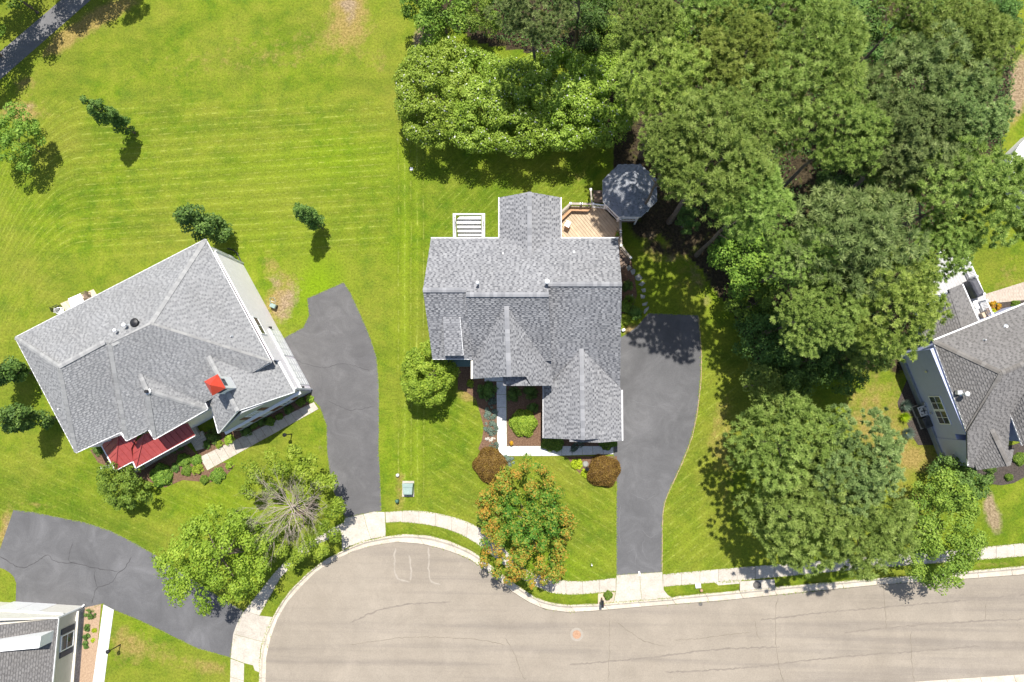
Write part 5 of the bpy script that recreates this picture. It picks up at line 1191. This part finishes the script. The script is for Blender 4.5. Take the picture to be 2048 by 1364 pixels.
# right house deck and furniture
rd = empty('deck', (P(1930,560).x, P(1930,560).y, 0), 'pale grey deck with white railing behind the right house', 'deck')
rpoly = G([(1880,505),(1924,486),(1985.5,626.6),(1957,641),(1924,575),(1900,590),(1862,590)], .5)
boards(rd, rpoly, math.radians(-65.5), .24, M['paledeck'], .5); MB().prism([p-Vector((0,0,.05)) for p in inset(rpoly,.03)], z0=0).build('frame', M['paledeck'], rd)
railing(rd, P(1923,486,1.5), P(1953,553,1.5), M['white'], capw=.09); railing(rd, P(1953,553,1.5), P(1968,588,1.5), M['white'], capw=.09, posts=(False,True)); railing(rd, P(1879,505,1.5), P(1923,486,1.5), M['white'], capw=.09, posts=(True,False))
railing(rd, P(1973,601,1.5), P(1984,627,1.5), M['white'], capw=.09)
cv = P(1940,579,.5); co = MB(); 
for (w0,l0,z0_),(w1,l1,z1_) in [((.66,1.45,0),(.70,1.5,.75)),((.70,1.5,.75),(.60,1.35,1.0)),((.6,1.35,1.0),(.3,1.1,1.12))]:
    Rz = Matrix.Rotation(math.radians(-66),3,'Z'); a = [cv+Rz@Vector((sx*l0/2,sy*w0/2,z0_)) for sx,sy in ((-1,-1),(1,-1),(1,1),(-1,1))]; b = [cv+Rz@Vector((sx*l1/2,sy*w1/2,z1_)) for sx,sy in ((-1,-1),(1,-1),(1,1),(-1,1))]
    for i in range(4): co.face([a[i-1],a[i],b[i],b[i-1]])
    top = b
co.face(top); gg = co.build('grill', M['cover'], bevel=.03, label='barbecue grill under a dark grey cover on the right deck', cat='grill')
bench_table('patio_table', [(1946,603),(1953,600),(1960,616),(1953,619)], 1.15, 3, 'narrow white table on the right deck', 'table', M['white'])
cb = P(1965,630,.5); MB().box(cb+Vector((0,0,.22)), (.5,.42,.42), .45).build('storage_box', M['patio'], bevel=.02, label='tan box in the corner of the right deck', cat='box')
bench_table('side_table', [(1972,618),(1982,612),(1986,624),(1977,628)], 1.0, 4, 'dark slatted stool in the right deck corner', 'stool', M['deckgrey'])
# brick path behind the right house
bp = empty('brick_path', (P(2010,585).x, P(2010,585).y, 0), 'pinkish brick path leading to the right deck', 'path', kind='structure')
poly = G([(1968,589),(2048,564),(2090,552),(2090,588),(2048,600),(1980,607)], .04); MB().prism([p-Vector((0,0,.02)) for p in poly], depth=.06).build('joint_bed', M['joint'], bp)
q = [(p.x, p.y) for p in poly]; mb = MB(); yv = min(b for a, b in q)
while yv < max(b for a, b in q):
    xv = min(a for a, b in q)-rnd.random()*.2
    while xv < max(a for a, b in q):
        c = clip(q, xv, xv+.2, yv, yv+.1)
        if len(c) > 2: mb.prism([Vector((a,b,.04+rnd.uniform(-.004,.006))) for a, b in c], depth=.04)
        xv += .215
    yv += .112
mb.build('bricks', M['paver'], bp, kind='stuff')
# fences at right edge
def fence(pa, pb, label, h=1.2):
    a = P(*pa); b = P(*pb); o = empty('fence', a.lerp(b,.5), label, 'fence'); n = max(2, int((b-a).length/2.2))
    for i in range(n+1): MB().bar(a.lerp(b,i/n), a.lerp(b,i/n)+Vector((0,0,h+.1)), .1, .1, up=(1,0,0)).build('fence_post', M['deckgrey'], o)
    for z in (.3,.6,.9,1.15): MB().bar(a+Vector((0,0,z)), b+Vector((0,0,z)), .035, .12).build('fence_rail', M['cream'], o)
fence((2020,378), (2120,440), 'weathered rail fence running off the right edge below the white roof')
# ================================================================== VEGETATION
PINES = [pine_mesh('pine_crown', s, mat=M['pine'], nl=nl_, R=r_, Hh=h_, ln_=l_, npf=n_) for s, nl_, r_, h_, l_, n_ in ((11,100,4.3,4.4,(.24,.42),9),(12,120,4.5,4.6,(.2,.34),12),(13,85,4.1,4.2,(.28,.48),8),(14,100,4.2,4.6,(.22,.38),10))]
pl_ = [((1335,170),14.0,0.74,'piney','yellowish pine crown beside the flowering hedge trees'),((1462,128),14.0,0.72,'piney','yellow green pine behind the round central pine'),
 ((1628,118),14.0,0.83,'pine','round bright pine at the top with an open branchy front'),((1425,315),16.0,0.88,'pine','broad pine leaning over the gazebo'),
 ((1525,215),14.0,0.81,'pine','tall pine in the middle of the upper grove'),((1345,300),16.0,0.46,'pine','small pine crown just right of the gazebo roof top'),
 ((1500,405),16.0,0.61,'pine','pine crown below the broad gazebo pine'),((1685,265),14.0,0.65,'pine','slim pine between the two big upper groups'),
 ((1835,175),12.5,0.90,'pineg','grey green pine in the upper right group'),((1810,300),12.5,0.82,'pineg','grey green pine above the central dark gap'),
 ((1935,95),12.5,0.73,'pine','deep green pine in the top right corner'),((1918,395),12.5,0.93,'pine','wide pine at the right edge above the pale deck'),
 ((1880,500),12.5,0.47,'pine','small pine hanging over the pale deck'),((1912,235),12.5,0.66,'pineg','grey pine beside the bare strip at the right edge'),
 ((1700,490),12.5,1.00,'pineg','largest grey green pine in the lower middle of the grove'),((1600,520),12.5,0.57,'pine','pine left of the largest grey green pine'),
 ((1775,605),12.5,0.78,'piney','bright yellow green pine against the right house'),((1640,630),12.5,0.60,'pine','shaded pine above the dark hollow'),
 ((1740,700),6.0,0.46,'pine','low pine at the tip of the grove near the blue grey wall'),((1570,890),6.6,0.87,'pine','upper left pine of the roadside pair group'),
 ((1590,1035),6.6,0.83,'pine','lower left pine of the roadside group'),((1700,925),6.6,0.83,'pineg','upper right pine of the roadside group'),
 ((1735,1050),6.6,0.78,'pine','pine overhanging the sidewalk near the street'),((1655,960),6.6,0.72,'pine','middle pine of the roadside group'),
 ((1064,10),12.5,0.62,'pineg','grey green pine at the top edge behind the flowering trees'),((1290,45),14.0,0.55,'pine','dark tufted pine at the top edge'),
 ((1425,10),14.0,0.56,'pine','pine cut off by the top edge, left of the dark gap'),((1565,-15),14.0,0.63,'pine','pine mostly above the top edge'),
 ((1830,10),12.5,0.58,'pine','pine at the top edge above the grey green group'),((1525,770),4.9,0.35,'pine','bright small crown at the corner above the roadside pines'),
 ((1165,-75),12.5,0.65,'pine','pine outside the top edge over the back lawn')]
for i, (px, z, s, mk, lab) in enumerate(pl_):
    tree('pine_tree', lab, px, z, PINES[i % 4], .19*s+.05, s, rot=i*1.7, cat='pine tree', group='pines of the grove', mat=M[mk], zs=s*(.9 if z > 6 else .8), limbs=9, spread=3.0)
# leafy trees under and behind the pines
UND = [leaf_mesh('crown', 31+k, 2.6, 2.6, 2.2, 48, (.45,.8), 150, .17, M['darkleaf'], inner=.3) for k in range(3)]
ul_ = [((1500,520),4,1.05,'midleaf','leafy mid green tree left of the grey green pine'),((1515,605),3.2,.8,'midleaf','leafy tree at the left margin of the grove'),((1530,690),3.6,.95,'darkleaf','dark leafy tree right of the shaded lawn strip'),
 ((1575,745),3.5,.85,'darkleaf','dark leafy tree above the roadside pines'),((1630,720),3.5,.85,'darkleaf','dark tree below the hollow in the grove'),((1690,735),3.2,.7,'darkleaf','low dark tree beside the dry lawn'),
 ((880,15),4,1.1,'midleaf','leafy tree at the top edge left of the pine'),((965,25),4,.8,'midleaf','leafy tree between the corner tree and the top pine'),((1185,35),4,.95,'darkleaf','dark leafy tree behind the right flowering tree'),
 ((1225,90),4,.8,'midleaf','leafy crown wedged between pines above the flowering trees'),((1350,75),4.5,.9,'midleaf','leafy crown above the yellowish pine'),((1500,10),4,.9,'darkleaf','dark leafy tree in the top gap'),
 ((1700,30),3.5,1.0,'darkleaf','dark tree in the deep gap at the top edge'),((1760,90),3.5,.8,'darkleaf','dark crown between the two upper pine groups'),((1375,440),2.4,.4,'darkleaf','dark shrubby tree right below the gazebo'),
 ((1455,500),2.6,.5,'darkleaf','small dark tree by the brown litter'),((1690,345),2.6,.7,'darkleaf','low dark tree in the central hollow of the grove'),
 ((1740,350),2.2,.55,'midleaf','small green tree in the central hollow'),((1910,30),3,.8,'darkleaf','dark tree behind the top right pine'),((2000,40),3,.7,'darkleaf','dark tree in the top right corner'),((1590,640),2.6,.45,'darkleaf','small tree at the dark hole edge')]
for i, (px, z, s, mk, lab) in enumerate(ul_):
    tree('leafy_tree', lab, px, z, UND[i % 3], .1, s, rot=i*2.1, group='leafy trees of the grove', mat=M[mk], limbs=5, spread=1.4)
# undergrowth
fpoly = [(1470,600),(1500,760),(1680,760),(1860,700),(1850,520),(2000,330),(2030,120),(2040,-60),(830,-60),(900,60),(1150,120),(1290,200),(1340,330),(1455,500)]
rg = np.random.default_rng(5); mm = 120000; X = rg.uniform(-14, 42, mm); Y = rg.uniform(0, 36, mm); PXu, PYu = to_px(X, Y); inside = np_inpoly(PXu, PYu, fpoly)
clump = (np.sin(X*1.7+1)+np.sin(Y*1.3)+np.sin((X+Y)*.9)+rg.normal(0,.8,mm)) > -.6; inside &= clump; X = X[inside]; Y = Y[inside]; mm = len(X)
pos = np.stack([X, Y, rg.uniform(.03,.6,mm)], 1); nr = np.stack([rg.normal(0,.5,mm), rg.normal(0,.5,mm), np.ones(mm)], 1); nr /= np.linalg.norm(nr,axis=1)[:,None]
aa = perp(rg, nr); bb_ = np.cross(nr, aa); s_ = rg.uniform(.08,.2,mm)[:,None]
ume = np_mesh('undergrowth', np.stack([pos-aa*s_*.6, pos-bb_*s_*.4, pos+aa*s_*.6, pos+bb_*s_*.4],1).reshape(-1,3), 4, rg.normal(.4,.2,mm), M['darkleaf'])
uo = bpy.data.objects.new('undergrowth', ume); COL.objects.link(uo); tag(uo, 'low leafy undergrowth on the brown floor of the grove', 'undergrowth', kind='stuff')
# flowering trees
MY = [leaf_mesh('crown', 51+k, 3.3, 4.35, 2.5, 160, (.45,.8), 190, .16, M['myrtle'], inner=.15, lump=.08, flowers=.022, tone0=.53) for k in range(2)]
for i, (px, s, lab) in enumerate([((872,185),1.0,'leftmost flowering tree of the row, rounded with white blossoms'),((960,205),.95,'second flowering tree from the left in the back row'),((1048,208),.95,'third flowering tree, above the rear wing of the house'),((1132,200),.95,'fourth flowering tree of the row, left of the last one'),((1208,195),.88,'rightmost flowering tree, next to the yellowish pine')]):
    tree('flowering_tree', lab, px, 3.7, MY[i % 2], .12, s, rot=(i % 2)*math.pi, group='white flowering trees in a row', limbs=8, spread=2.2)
# street and yard trees
TB = leaf_mesh('crown', 61, 4.15, 3.7, 2.9, 100, (.4,.85), 130, .17, M['bright'], inner=.2, lump=.22)
tree('maple_tree', 'big leafy green tree over the lower left driveway', (432,1118), 4.8, TB, .2, 1.0, limbs=9, spread=3, cat='tree')
TR = leaf_mesh('crown', 62, 3.2, 4.1, 2.6, 110, (.4,.8), 150, .15, M['midleaf'], inner=.25, lump=.18, tone0=.6)
tree('street_tree', 'fresh green tree right of the roadside pines', (1872,1060), 4.0, TR, .14, 1.0, limbs=8, spread=2.2)
def turnside(pos, rg):
    d = np.hypot(pos[:,0]-.75, pos[:,1]-.55); n = .35*np.sin(pos[:,0]*2.1+1)+.35*np.sin(pos[:,1]*2.7)
    return np.clip((d-2.1+n)*.24-.10*pos[:,1]*(pos[:,1]<0)*.5, -.12, .19)+rg.normal(0,.13,len(pos))
TT = leaf_mesh('crown', 63, 4.0, 4.1, 2.6, 230, (.28,.6), 120, .15, M['turn'], inner=.42, lump=.2, tone0=.455, side=turnside)
tree('turning_tree', 'tree turning orange around a green heart in front of the central house', (1050,1047), 4.0, TT, .15, 1.0, limbs=10, spread=2.8)
TG = leaf_mesh('crown', 64, 2.3, 2.4, 1.9, 95, (.35,.55), 150, .15, M['bright'], inner=.1, lump=.15)
tree('yard_tree', 'round bright green tree at the left front corner of the central house', (858,746), 3.0, TG, .12, 1.0, limbs=6, spread=1.5)
TS = leaf_mesh('crown', 65, 1.95, 1.9, 1.7, 40, (.35,.6), 130, .15, M['darkleaf'], inner=.1, lump=.18, tone0=.6)
tree('yard_tree', 'dark glossy small tree at the corner of the right house', (1917,957), 2.1, TS, .09, 1.0, limbs=5, spread=1.2)
TP = leaf_mesh('crown', 66, 2.1, 2.0, 1.7, 48, (.3,.6), 130, .14, M['midleaf'], inner=.2, lump=.25)
tree('yard_tree', 'leafy small tree below the red porch roof', (249,965), 2.0, TP, .09, 1.0, limbs=6, spread=1.4)
tree('yard_tree', 'leafy tree at the left edge of the back field', (28,278), 3.0, TP, .1, 1.12, rot=2.0, limbs=6, spread=1.4)
# dying tree : bare grey top over green lower crown
dcn = P(592,1028,4.4); dt_ = empty('dying_tree', (dcn.x, dcn.y, 0), 'half dead tree with bare grey branches above green leaves', 'tree')
trunk_mb((dcn.x,dcn.y,-.05), (dcn.x,dcn.y,4.6), .2, 8, 2.4, seed=9).build('trunk', M['bark'], dt_)
lobs = []
for px, z, r in [((505,945),3.6,1.1),((560,925),3.8,1.2),((615,935),3.8,1.1),((650,970),4.0,1.0),((668,1015),4.0,.95),((655,1060),3.6,1.0),((610,1095),3.2,1.1),((560,1090),3.4,1.0),((520,1080),3.6,.9),((490,985),3.2,.8),((600,990),2.9,.9),((560,1040),2.8,1.0),((640,1100),2.6,.8),((590,1120),2.6,.8),((470,1030),3.4,.8),((590,905),3.4,.7),((540,980),2.6,.8)]:
    p = P(*px, z); rgx = random.Random(int(px[0]))
    for k in range(5): lobs.append((p.x-dcn.x+rgx.uniform(-.5,.5)*r, p.y-dcn.y+rgx.uniform(-.5,.5)*r, z+rgx.uniform(-.4,.4), r*.55))
def custom_leaf(name, seed, lobs, nleaf, size, mat):
    rg = np.random.default_rng(seed); Lb = np.array(lobs); n = len(Lb); m = n*nleaf; ci = np.repeat(np.arange(n), nleaf); d = unit(rg, m, -.3)
    pos = Lb[ci,:3]+d*(Lb[ci,3]*rg.uniform(.5,1.08,m))[:,None]; nrm = d*.7+np.array([0,0,.35])+rg.normal(0,.36,(m,3)); nrm /= np.linalg.norm(nrm,axis=1)[:,None]
    a = perp(rg, nrm); b = np.cross(nrm, a); s = size*rg.uniform(.6,1.25,m)[:,None]; lt = rg.normal(0,.1,n)
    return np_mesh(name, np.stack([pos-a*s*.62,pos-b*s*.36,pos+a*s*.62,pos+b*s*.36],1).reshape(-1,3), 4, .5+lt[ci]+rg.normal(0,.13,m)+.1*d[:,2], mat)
o = bpy.data.objects.new('crown', custom_leaf('crown', 70, lobs, 150, .17, M['bright'])); COL.objects.link(o); o.parent = dt_
rb = random.Random(4); bm_ = MB()
def branch(p, d, ln, r, depth):
    pts = [p]; q = p.copy(); dd = d.copy()
    for k in range(4):
        dd = (dd+Vector((rb.uniform(-.16,.16), rb.uniform(-.16,.16), rb.uniform(-.1,.1)))).normalized(); q = q+dd*ln/4; pts.append(q.copy())
    bm_.tube(pts, [r*(1-.19*k) for k in range(5)], 5 if depth < 2 else 4, cap=False)
    if depth < 3:
        for k in range(5 if depth == 0 else 4):
            t = rb.randint(1, 4); sd = (dd+Vector((rb.uniform(-.9,.9), rb.uniform(-.9,.9), rb.uniform(-.1,.35)))*.75).normalized(); branch(pts[t], sd, ln*rb.uniform(.45,.7), r*.5, depth+1)
hub = P(584,1014,4.8)
for k in range(24):
    a = 2*math.pi*k/24+rb.uniform(-.12,.12); branch(hub+Vector((0,0,rb.uniform(-.8,.3))), Vector((math.cos(a), math.sin(a), rb.uniform(.1,.45))).normalized(), rb.uniform(1.5,2.4)*(1.1 if math.cos(a) < 0 else .85), .030, 0)
bm_.build('bare_branches', M['deadwood'], dt_, smooth=True)
# columnar trees
CO = [leaf_mesh('crown', 80+k, .72, .72, 3.0, 55, (.22,.4), 95, .13, M['darkleaf'], inner=.3, lump=.06, zmin=-1, tone0=.58, flat_=.8) for k in range(2)]
for i, (b, h, s, lab) in enumerate([((270,266),3.7,1.1,'narrow upright tree alone in the upper left field'),((455,474),4.1,1.55,'widest upright tree, standing behind the left house corner'),((646,456),3.5,1.0,'shortest upright tree, in the middle of the back lawn'),((62,746),4.0,1.5,'upper upright tree at the left picture edge'),((112,836),4.0,1.4,'lower upright tree beside the left house hip')]):
    c = P(*b); root = empty('columnar_tree', c, lab, 'tree', 'dark columnar trees'); trunk_mb((c.x,c.y,-.05), (c.x,c.y,h*1.6), .07, 4, .5, seed=i).build('trunk', M['bark'], root)
    o = bpy.data.objects.new('crown', CO[i % 2]); COL.objects.link(o); o.parent = root; o.location = (0,0,h); o.scale = (s,s,h*.93/3.1); o.rotation_euler = (0,0,i)
# trees outside the top left corner that shade the path
for i, (px, z, s, lab) in enumerate([((-10,-40),5,1.2,'tree above the top left corner shading the path'),((110,-110),5,1.25,'second tree above the top left corner'),((-80,60),4.5,1.1,'tree left of the top left corner over the path'),((215,-75),4,.6,'small tree just above the top edge near the path')]):
    tree('leafy_tree', lab, px, z, UND[i % 3], .14, s, rot=i, mat=M['midleaf'], limbs=5, spread=1.5)
# shrubs
def smesh(nm, seed, rx, rz, nl, lr, nleaf, size, mat, **k): return leaf_mesh(nm, seed, rx, rx, rz, nl, lr, nleaf, size, mat, inner=.15, lump=.08, zmin=-.2, **k)
RB = dome_mesh('bronze_shrub', 90, 1.36, 1.15, 15000, .085, M['redbush'])
shrub('bronze_shrub', 'dome shaped bronze shrub at the left end of the front bed', (979,931), .7, RB, (1,1,1)); shrub('bronze_shrub', 'dome shaped bronze shrub against the central driveway', (1208,944), .7, RB, (.94,.96,1), 2.0)
BB = dome_mesh('clipped_shrub', 91, 1.06, 1.0, 7000, .11, M['bright'], .6, .08); shrub('clipped_shrub', 'squarish bright green shrub in the bed between walk and garage', (1047,846), .6, BB)
GS = dome_mesh('round_shrub', 92, .62, .6, 3200, .09, M['midleaf'], wob=.09); DS = smesh('round_shrub', 93, .62, .6, 22, (.18,.28), 90, .09, M['darkleaf'], tone0=.58); BS = smesh('round_shrub', 94, .55, .55, 20, (.16,.26), 90, .09, M['bright'], tone0=.6)
def rs_(mesh, px, rpx, lab, grp=None, zs=None): s = rpx/24.5/.62; return shrub('round_shrub', lab, px, .4, mesh, (s,s,zs or max(.7,s*.9)), px[0]*.3, grp)
for m_, px, r, lab in [(DS,(973,782),19,'dark round shrub left of the shaded white walk'),(DS,(1027,787),15,'dark shrub right of the shaded white walk'),(DS,(1062,784),15,'dark shrub in the shade beside the garage corner'),(DS,(1066,815),11,'low dark shrub under the dark one by the garage'),
 (GS,(1098,886),15,'shrub at the left end of the garage front'),(GS,(1114,888),14,'second shrub from the left in front of the garage'),(GS,(1212,886),14,'shrub at the right end of the garage front'),(GS,(1226,885),9,'small shrub at the garage corner by the driveway'),
 (BS,(941,767),9,'small bright plant in the shaded bed by the green wall'),(GS,(321,951),22,'large round clipped shrub below the porch'),(GS,(365,921),14,'shrub above the pair near the walk end'),(GS,(370,941),11,'shrub directly below the taller one near the porch'),
 (GS,(389,920),11,'shrub beside the lower end of the left walk'),(BS,(392,940),13,'rounded light shrub left of the lower walk end'),(DS,(348,936),10,'dark shrub tucked behind the large clipped one'),(GS,(406,960),9,'small low shrub at the point of the bed'),
 (GS,(432,951),15,'round shrub right of the lower walk end'),(BS,(456,932),9,'small light shrub right of the walk end bush'),(DS,(192,899),12,'dark shrub at the left corner of the red porch'),
 (BS,(617,798),9,'bright round shrub at the driveway end of the long bed'),(GS,(599,803),9,'green shrub next to the bright end shrub'),(DS,(575,820),10,'dark shrub under the first brown shutters'),(GS,(556,833),7,'little shrub in the middle of the long bed'),
 (GS,(538,843),9,'shrub third from the middle along the left walk'),(DS,(522,842),11,'dark shrub below the middle brown shutters'),(GS,(505,850),8,'small shrub beside the darker middle one'),(DS,(489,863),12,'round dark shrub halfway along the left walk'),
 (BS,(456,881),12,'bright clipped shrub near the garage peak shadow'),(BS,(436,890),9,'bright shrub next to the porch path'),(DS,(423,872),15,'large dark shrub under the garage gable corner'),(DS,(411,890),9,'dark shrub at the edge of the porch path'),
 (DS,(300,915),9,'first low shrub in the shade under the red porch'),(DS,(320,908),9,'second low shrub in the shade under the red porch'),(DS,(341,899),9,'third low shrub in the shade under the red porch'),(DS,(358,893),8,'last low shrub in the shade under the red porch'),
 (GS,(1217,1193),8.5,'little round grass bush beside the mailbox'),(GS,(2022,955),7,'small bush in the dark front bed'),(GS,(2044,918),12,'leafy plant at the right edge by the stone step'),(DS,(1985,938),12,'shrub under the brownish front gable'),
 (GS,(2036,608),8,'small plant in the bed behind the right house'),(GS,(1250,612),12,'leafy plant near the lower air conditioner'),(DS,(1255,570),12,'shade plant between flagstones and air conditioners'),(BS,(1250,640),14,'bright plant at the shady driveway corner'),(DS,(1272,625),14,'dark bush above the driveway corner')]:
    rs_(m_, px, r, lab)
OR = smesh('flower_bush', 95, .45, .45, 14, (.12,.2), 80, .08, M['orange']); LM = smesh('lime_plant', 96, .42, .35, 14, (.12,.2), 80, .09, M['lime'])
shrub('flower_bush', 'orange flower bush at the pale deck corner', (1994,613), .3, OR); shrub('lime_plant', 'yellow plant just below the orange flower bush', (1989,624), .3, LM, (.8,.8,.8))
shrub('lime_plant', 'upper yellow green plant in the triangular bed', (1154,928), .2, LM, (1,1.15,1)); shrub('lime_plant', 'lower yellow green plant in the triangular bed', (1171,947), .2, LM, (.75,1.05,.9), 1); 
SV = smesh('juniper', 97, .6, .22, 22, (.14,.24), 80, .08, M['silver'])
for px, s, lab in [((982,799),(1.0,.7,1),'shaded blue grey juniper at the top of the side bed'),((980,826),(1.0,.9,1),'upper sunny blue grey juniper beside the walk'),((981,857),(1.0,1.0,1),'second sunny blue grey juniper beside the walk'),((987,893),(.75,.55,1),'small blue grey juniper at the bend of the walk'),((1016,921),(.85,.9,1),'blue grey juniper touching the lawn below the walk'),((1160,886),(1.6,.55,1.4),'spiky blue green planting before the middle of the garage gable')]: shrub('juniper', lab, px, .1, SV, s, px[0])
FW = smesh('pale_flowers', 98, .22, .12, 8, (.06,.1), 60, .06, M['flower'])
shrub('pale_flowers', 'left pale flower cushion in the side bed', (975,880), .1, FW, cat='flowers'); shrub('pale_flowers', 'right pale flower cushion in the side bed', (986,879.5), .1, FW, rot=1, cat='flowers')
def grass_tuft(px, r, lab, mat=None):
    rg = np.random.default_rng(int(px[0])); n = 420; a = rg.uniform(0, 6.28, n); l = r*rg.uniform(.5,1,n); p0 = np.stack([np.cos(a)*r*.12, np.sin(a)*r*.12, np.zeros(n)],1); p1 = np.stack([np.cos(a)*l, np.sin(a)*l, rg.uniform(.25,.8,n)],1)
    w_ = np.stack([-np.sin(a), np.cos(a), np.zeros(n)],1)*.018; me = np_mesh('ornamental_grass', np.stack([p0-w_, p0+w_, p1],1).reshape(-1,3), 3, rg.normal(.6,.15,n), mat or M['silver'])
    c = P(*px); o = bpy.data.objects.new('ornamental_grass', me); COL.objects.link(o); o.location = c; tag(o, lab, 'ornamental grass', 'grass tufts')
grass_tuft((1808,811), .55, 'grass tuft at the upper end of the dark side bed'); grass_tuft((1806,834), .5, 'yellowish grass tuft in the middle of the dark side bed', M['lime']); grass_tuft((1813,866), .6, 'grass tuft at the lower end of the dark side bed')
grass_tuft((1258,602), .6, 'arching green grass clump near the flagstones', M['midleaf'])
TN = smesh('box_shrub', 99, .3, .34, 12, (.1,.16), 70, .07, M['darkleaf'], tone0=.6)
for px, lab in [((173,1256),'upper clipped ball in the tan gravel bed'),((171.5,1274),'second clipped ball in the tan gravel bed'),((170,1291),'third clipped ball in the tan gravel bed')]: shrub('box_shrub', lab, px, .2, TN, (1,.9,1), px[1], 'clipped balls in the gravel bed')
shrub('flower_bush', 'leafy bush with yellow flecks at the top of the gravel bed', (176,1230), .3, TS, (.24,.24,.25)); shrub('lime_plant', 'upper yellow plant in the tan gravel bed', (188,1261), .1, LM, (.5,.5,.5)); shrub('lime_plant', 'lower yellow plant in the tan gravel bed', (185,1281), .1, LM, (.42,.42,.4), 1)

# ragged grass along paved edges
def edge_grass():
    rg = np.random.default_rng(3); P0 = []
    def along(px, dens, off=0.0, z=.0):
        q = [P(x, y, z) for x, y in px]
        for a, b in zip(q, q[1:]):
            d = b-a; n = max(1, int(d.length*dens)); t = rg.random(n)[:,None]; nr = np.array([-d.y, d.x])/max(1e-6, d.length)
            base = np.array([[a.x, a.y]])+t*np.array([[d.x, d.y]])+nr*(off+rg.normal(0,.035,n)[:,None]); P0.append(np.concatenate([base, np.full((n,1), z)],1))
    for D in (DR_C[:21], DR_L+[DR_L[0]], DR_B[:20]): along(D, 42)
    for D in (SW1a, SW1b, SW2a, SW2b, SW3a, SW3b, KOUT_L): along(D, 34, 0, .02)
    # weeds in patches in the gutter
    k = resample(KIN_L, 300)
    for i in range(299):
        w = .5+.5*math.sin(i*.21)+.4*math.sin(i*.07+1)
        if rg.random() < w*.55: along([k[i], k[i+1]], 16*w, .03, -.11)
    for q in ([(1558,1190),(1560,1364)], [(720,905),(758,1010)]): pass
    pts = np.concatenate(P0); n = len(pts); a = rg.uniform(0, 6.28, n); l = rg.uniform(.05,.13,n)
    tip = pts+np.stack([np.cos(a)*l, np.sin(a)*l, rg.uniform(.02,.07,n)],1); w_ = np.stack([-np.sin(a), np.cos(a), np.zeros(n)],1)*rg.uniform(.012,.03,n)[:,None]
    me = np_mesh('edge_grass', np.stack([pts-w_, pts+w_, tip],1).reshape(-1,3), 3, rg.normal(.55,.2,n), M['edge']); o = bpy.data.objects.new('edge_grass', me); COL.objects.link(o)
    tag(o, 'ragged grass and weeds creeping over the paved edges and gutter', 'grass', kind='stuff')
M['edge'] = leaf_mat('edge_grass_blades', [(0, (.08, .15, .01)), (.5, (.17, .235, .015)), (1, (.30, .30, .06))], .2)
edge_grass()
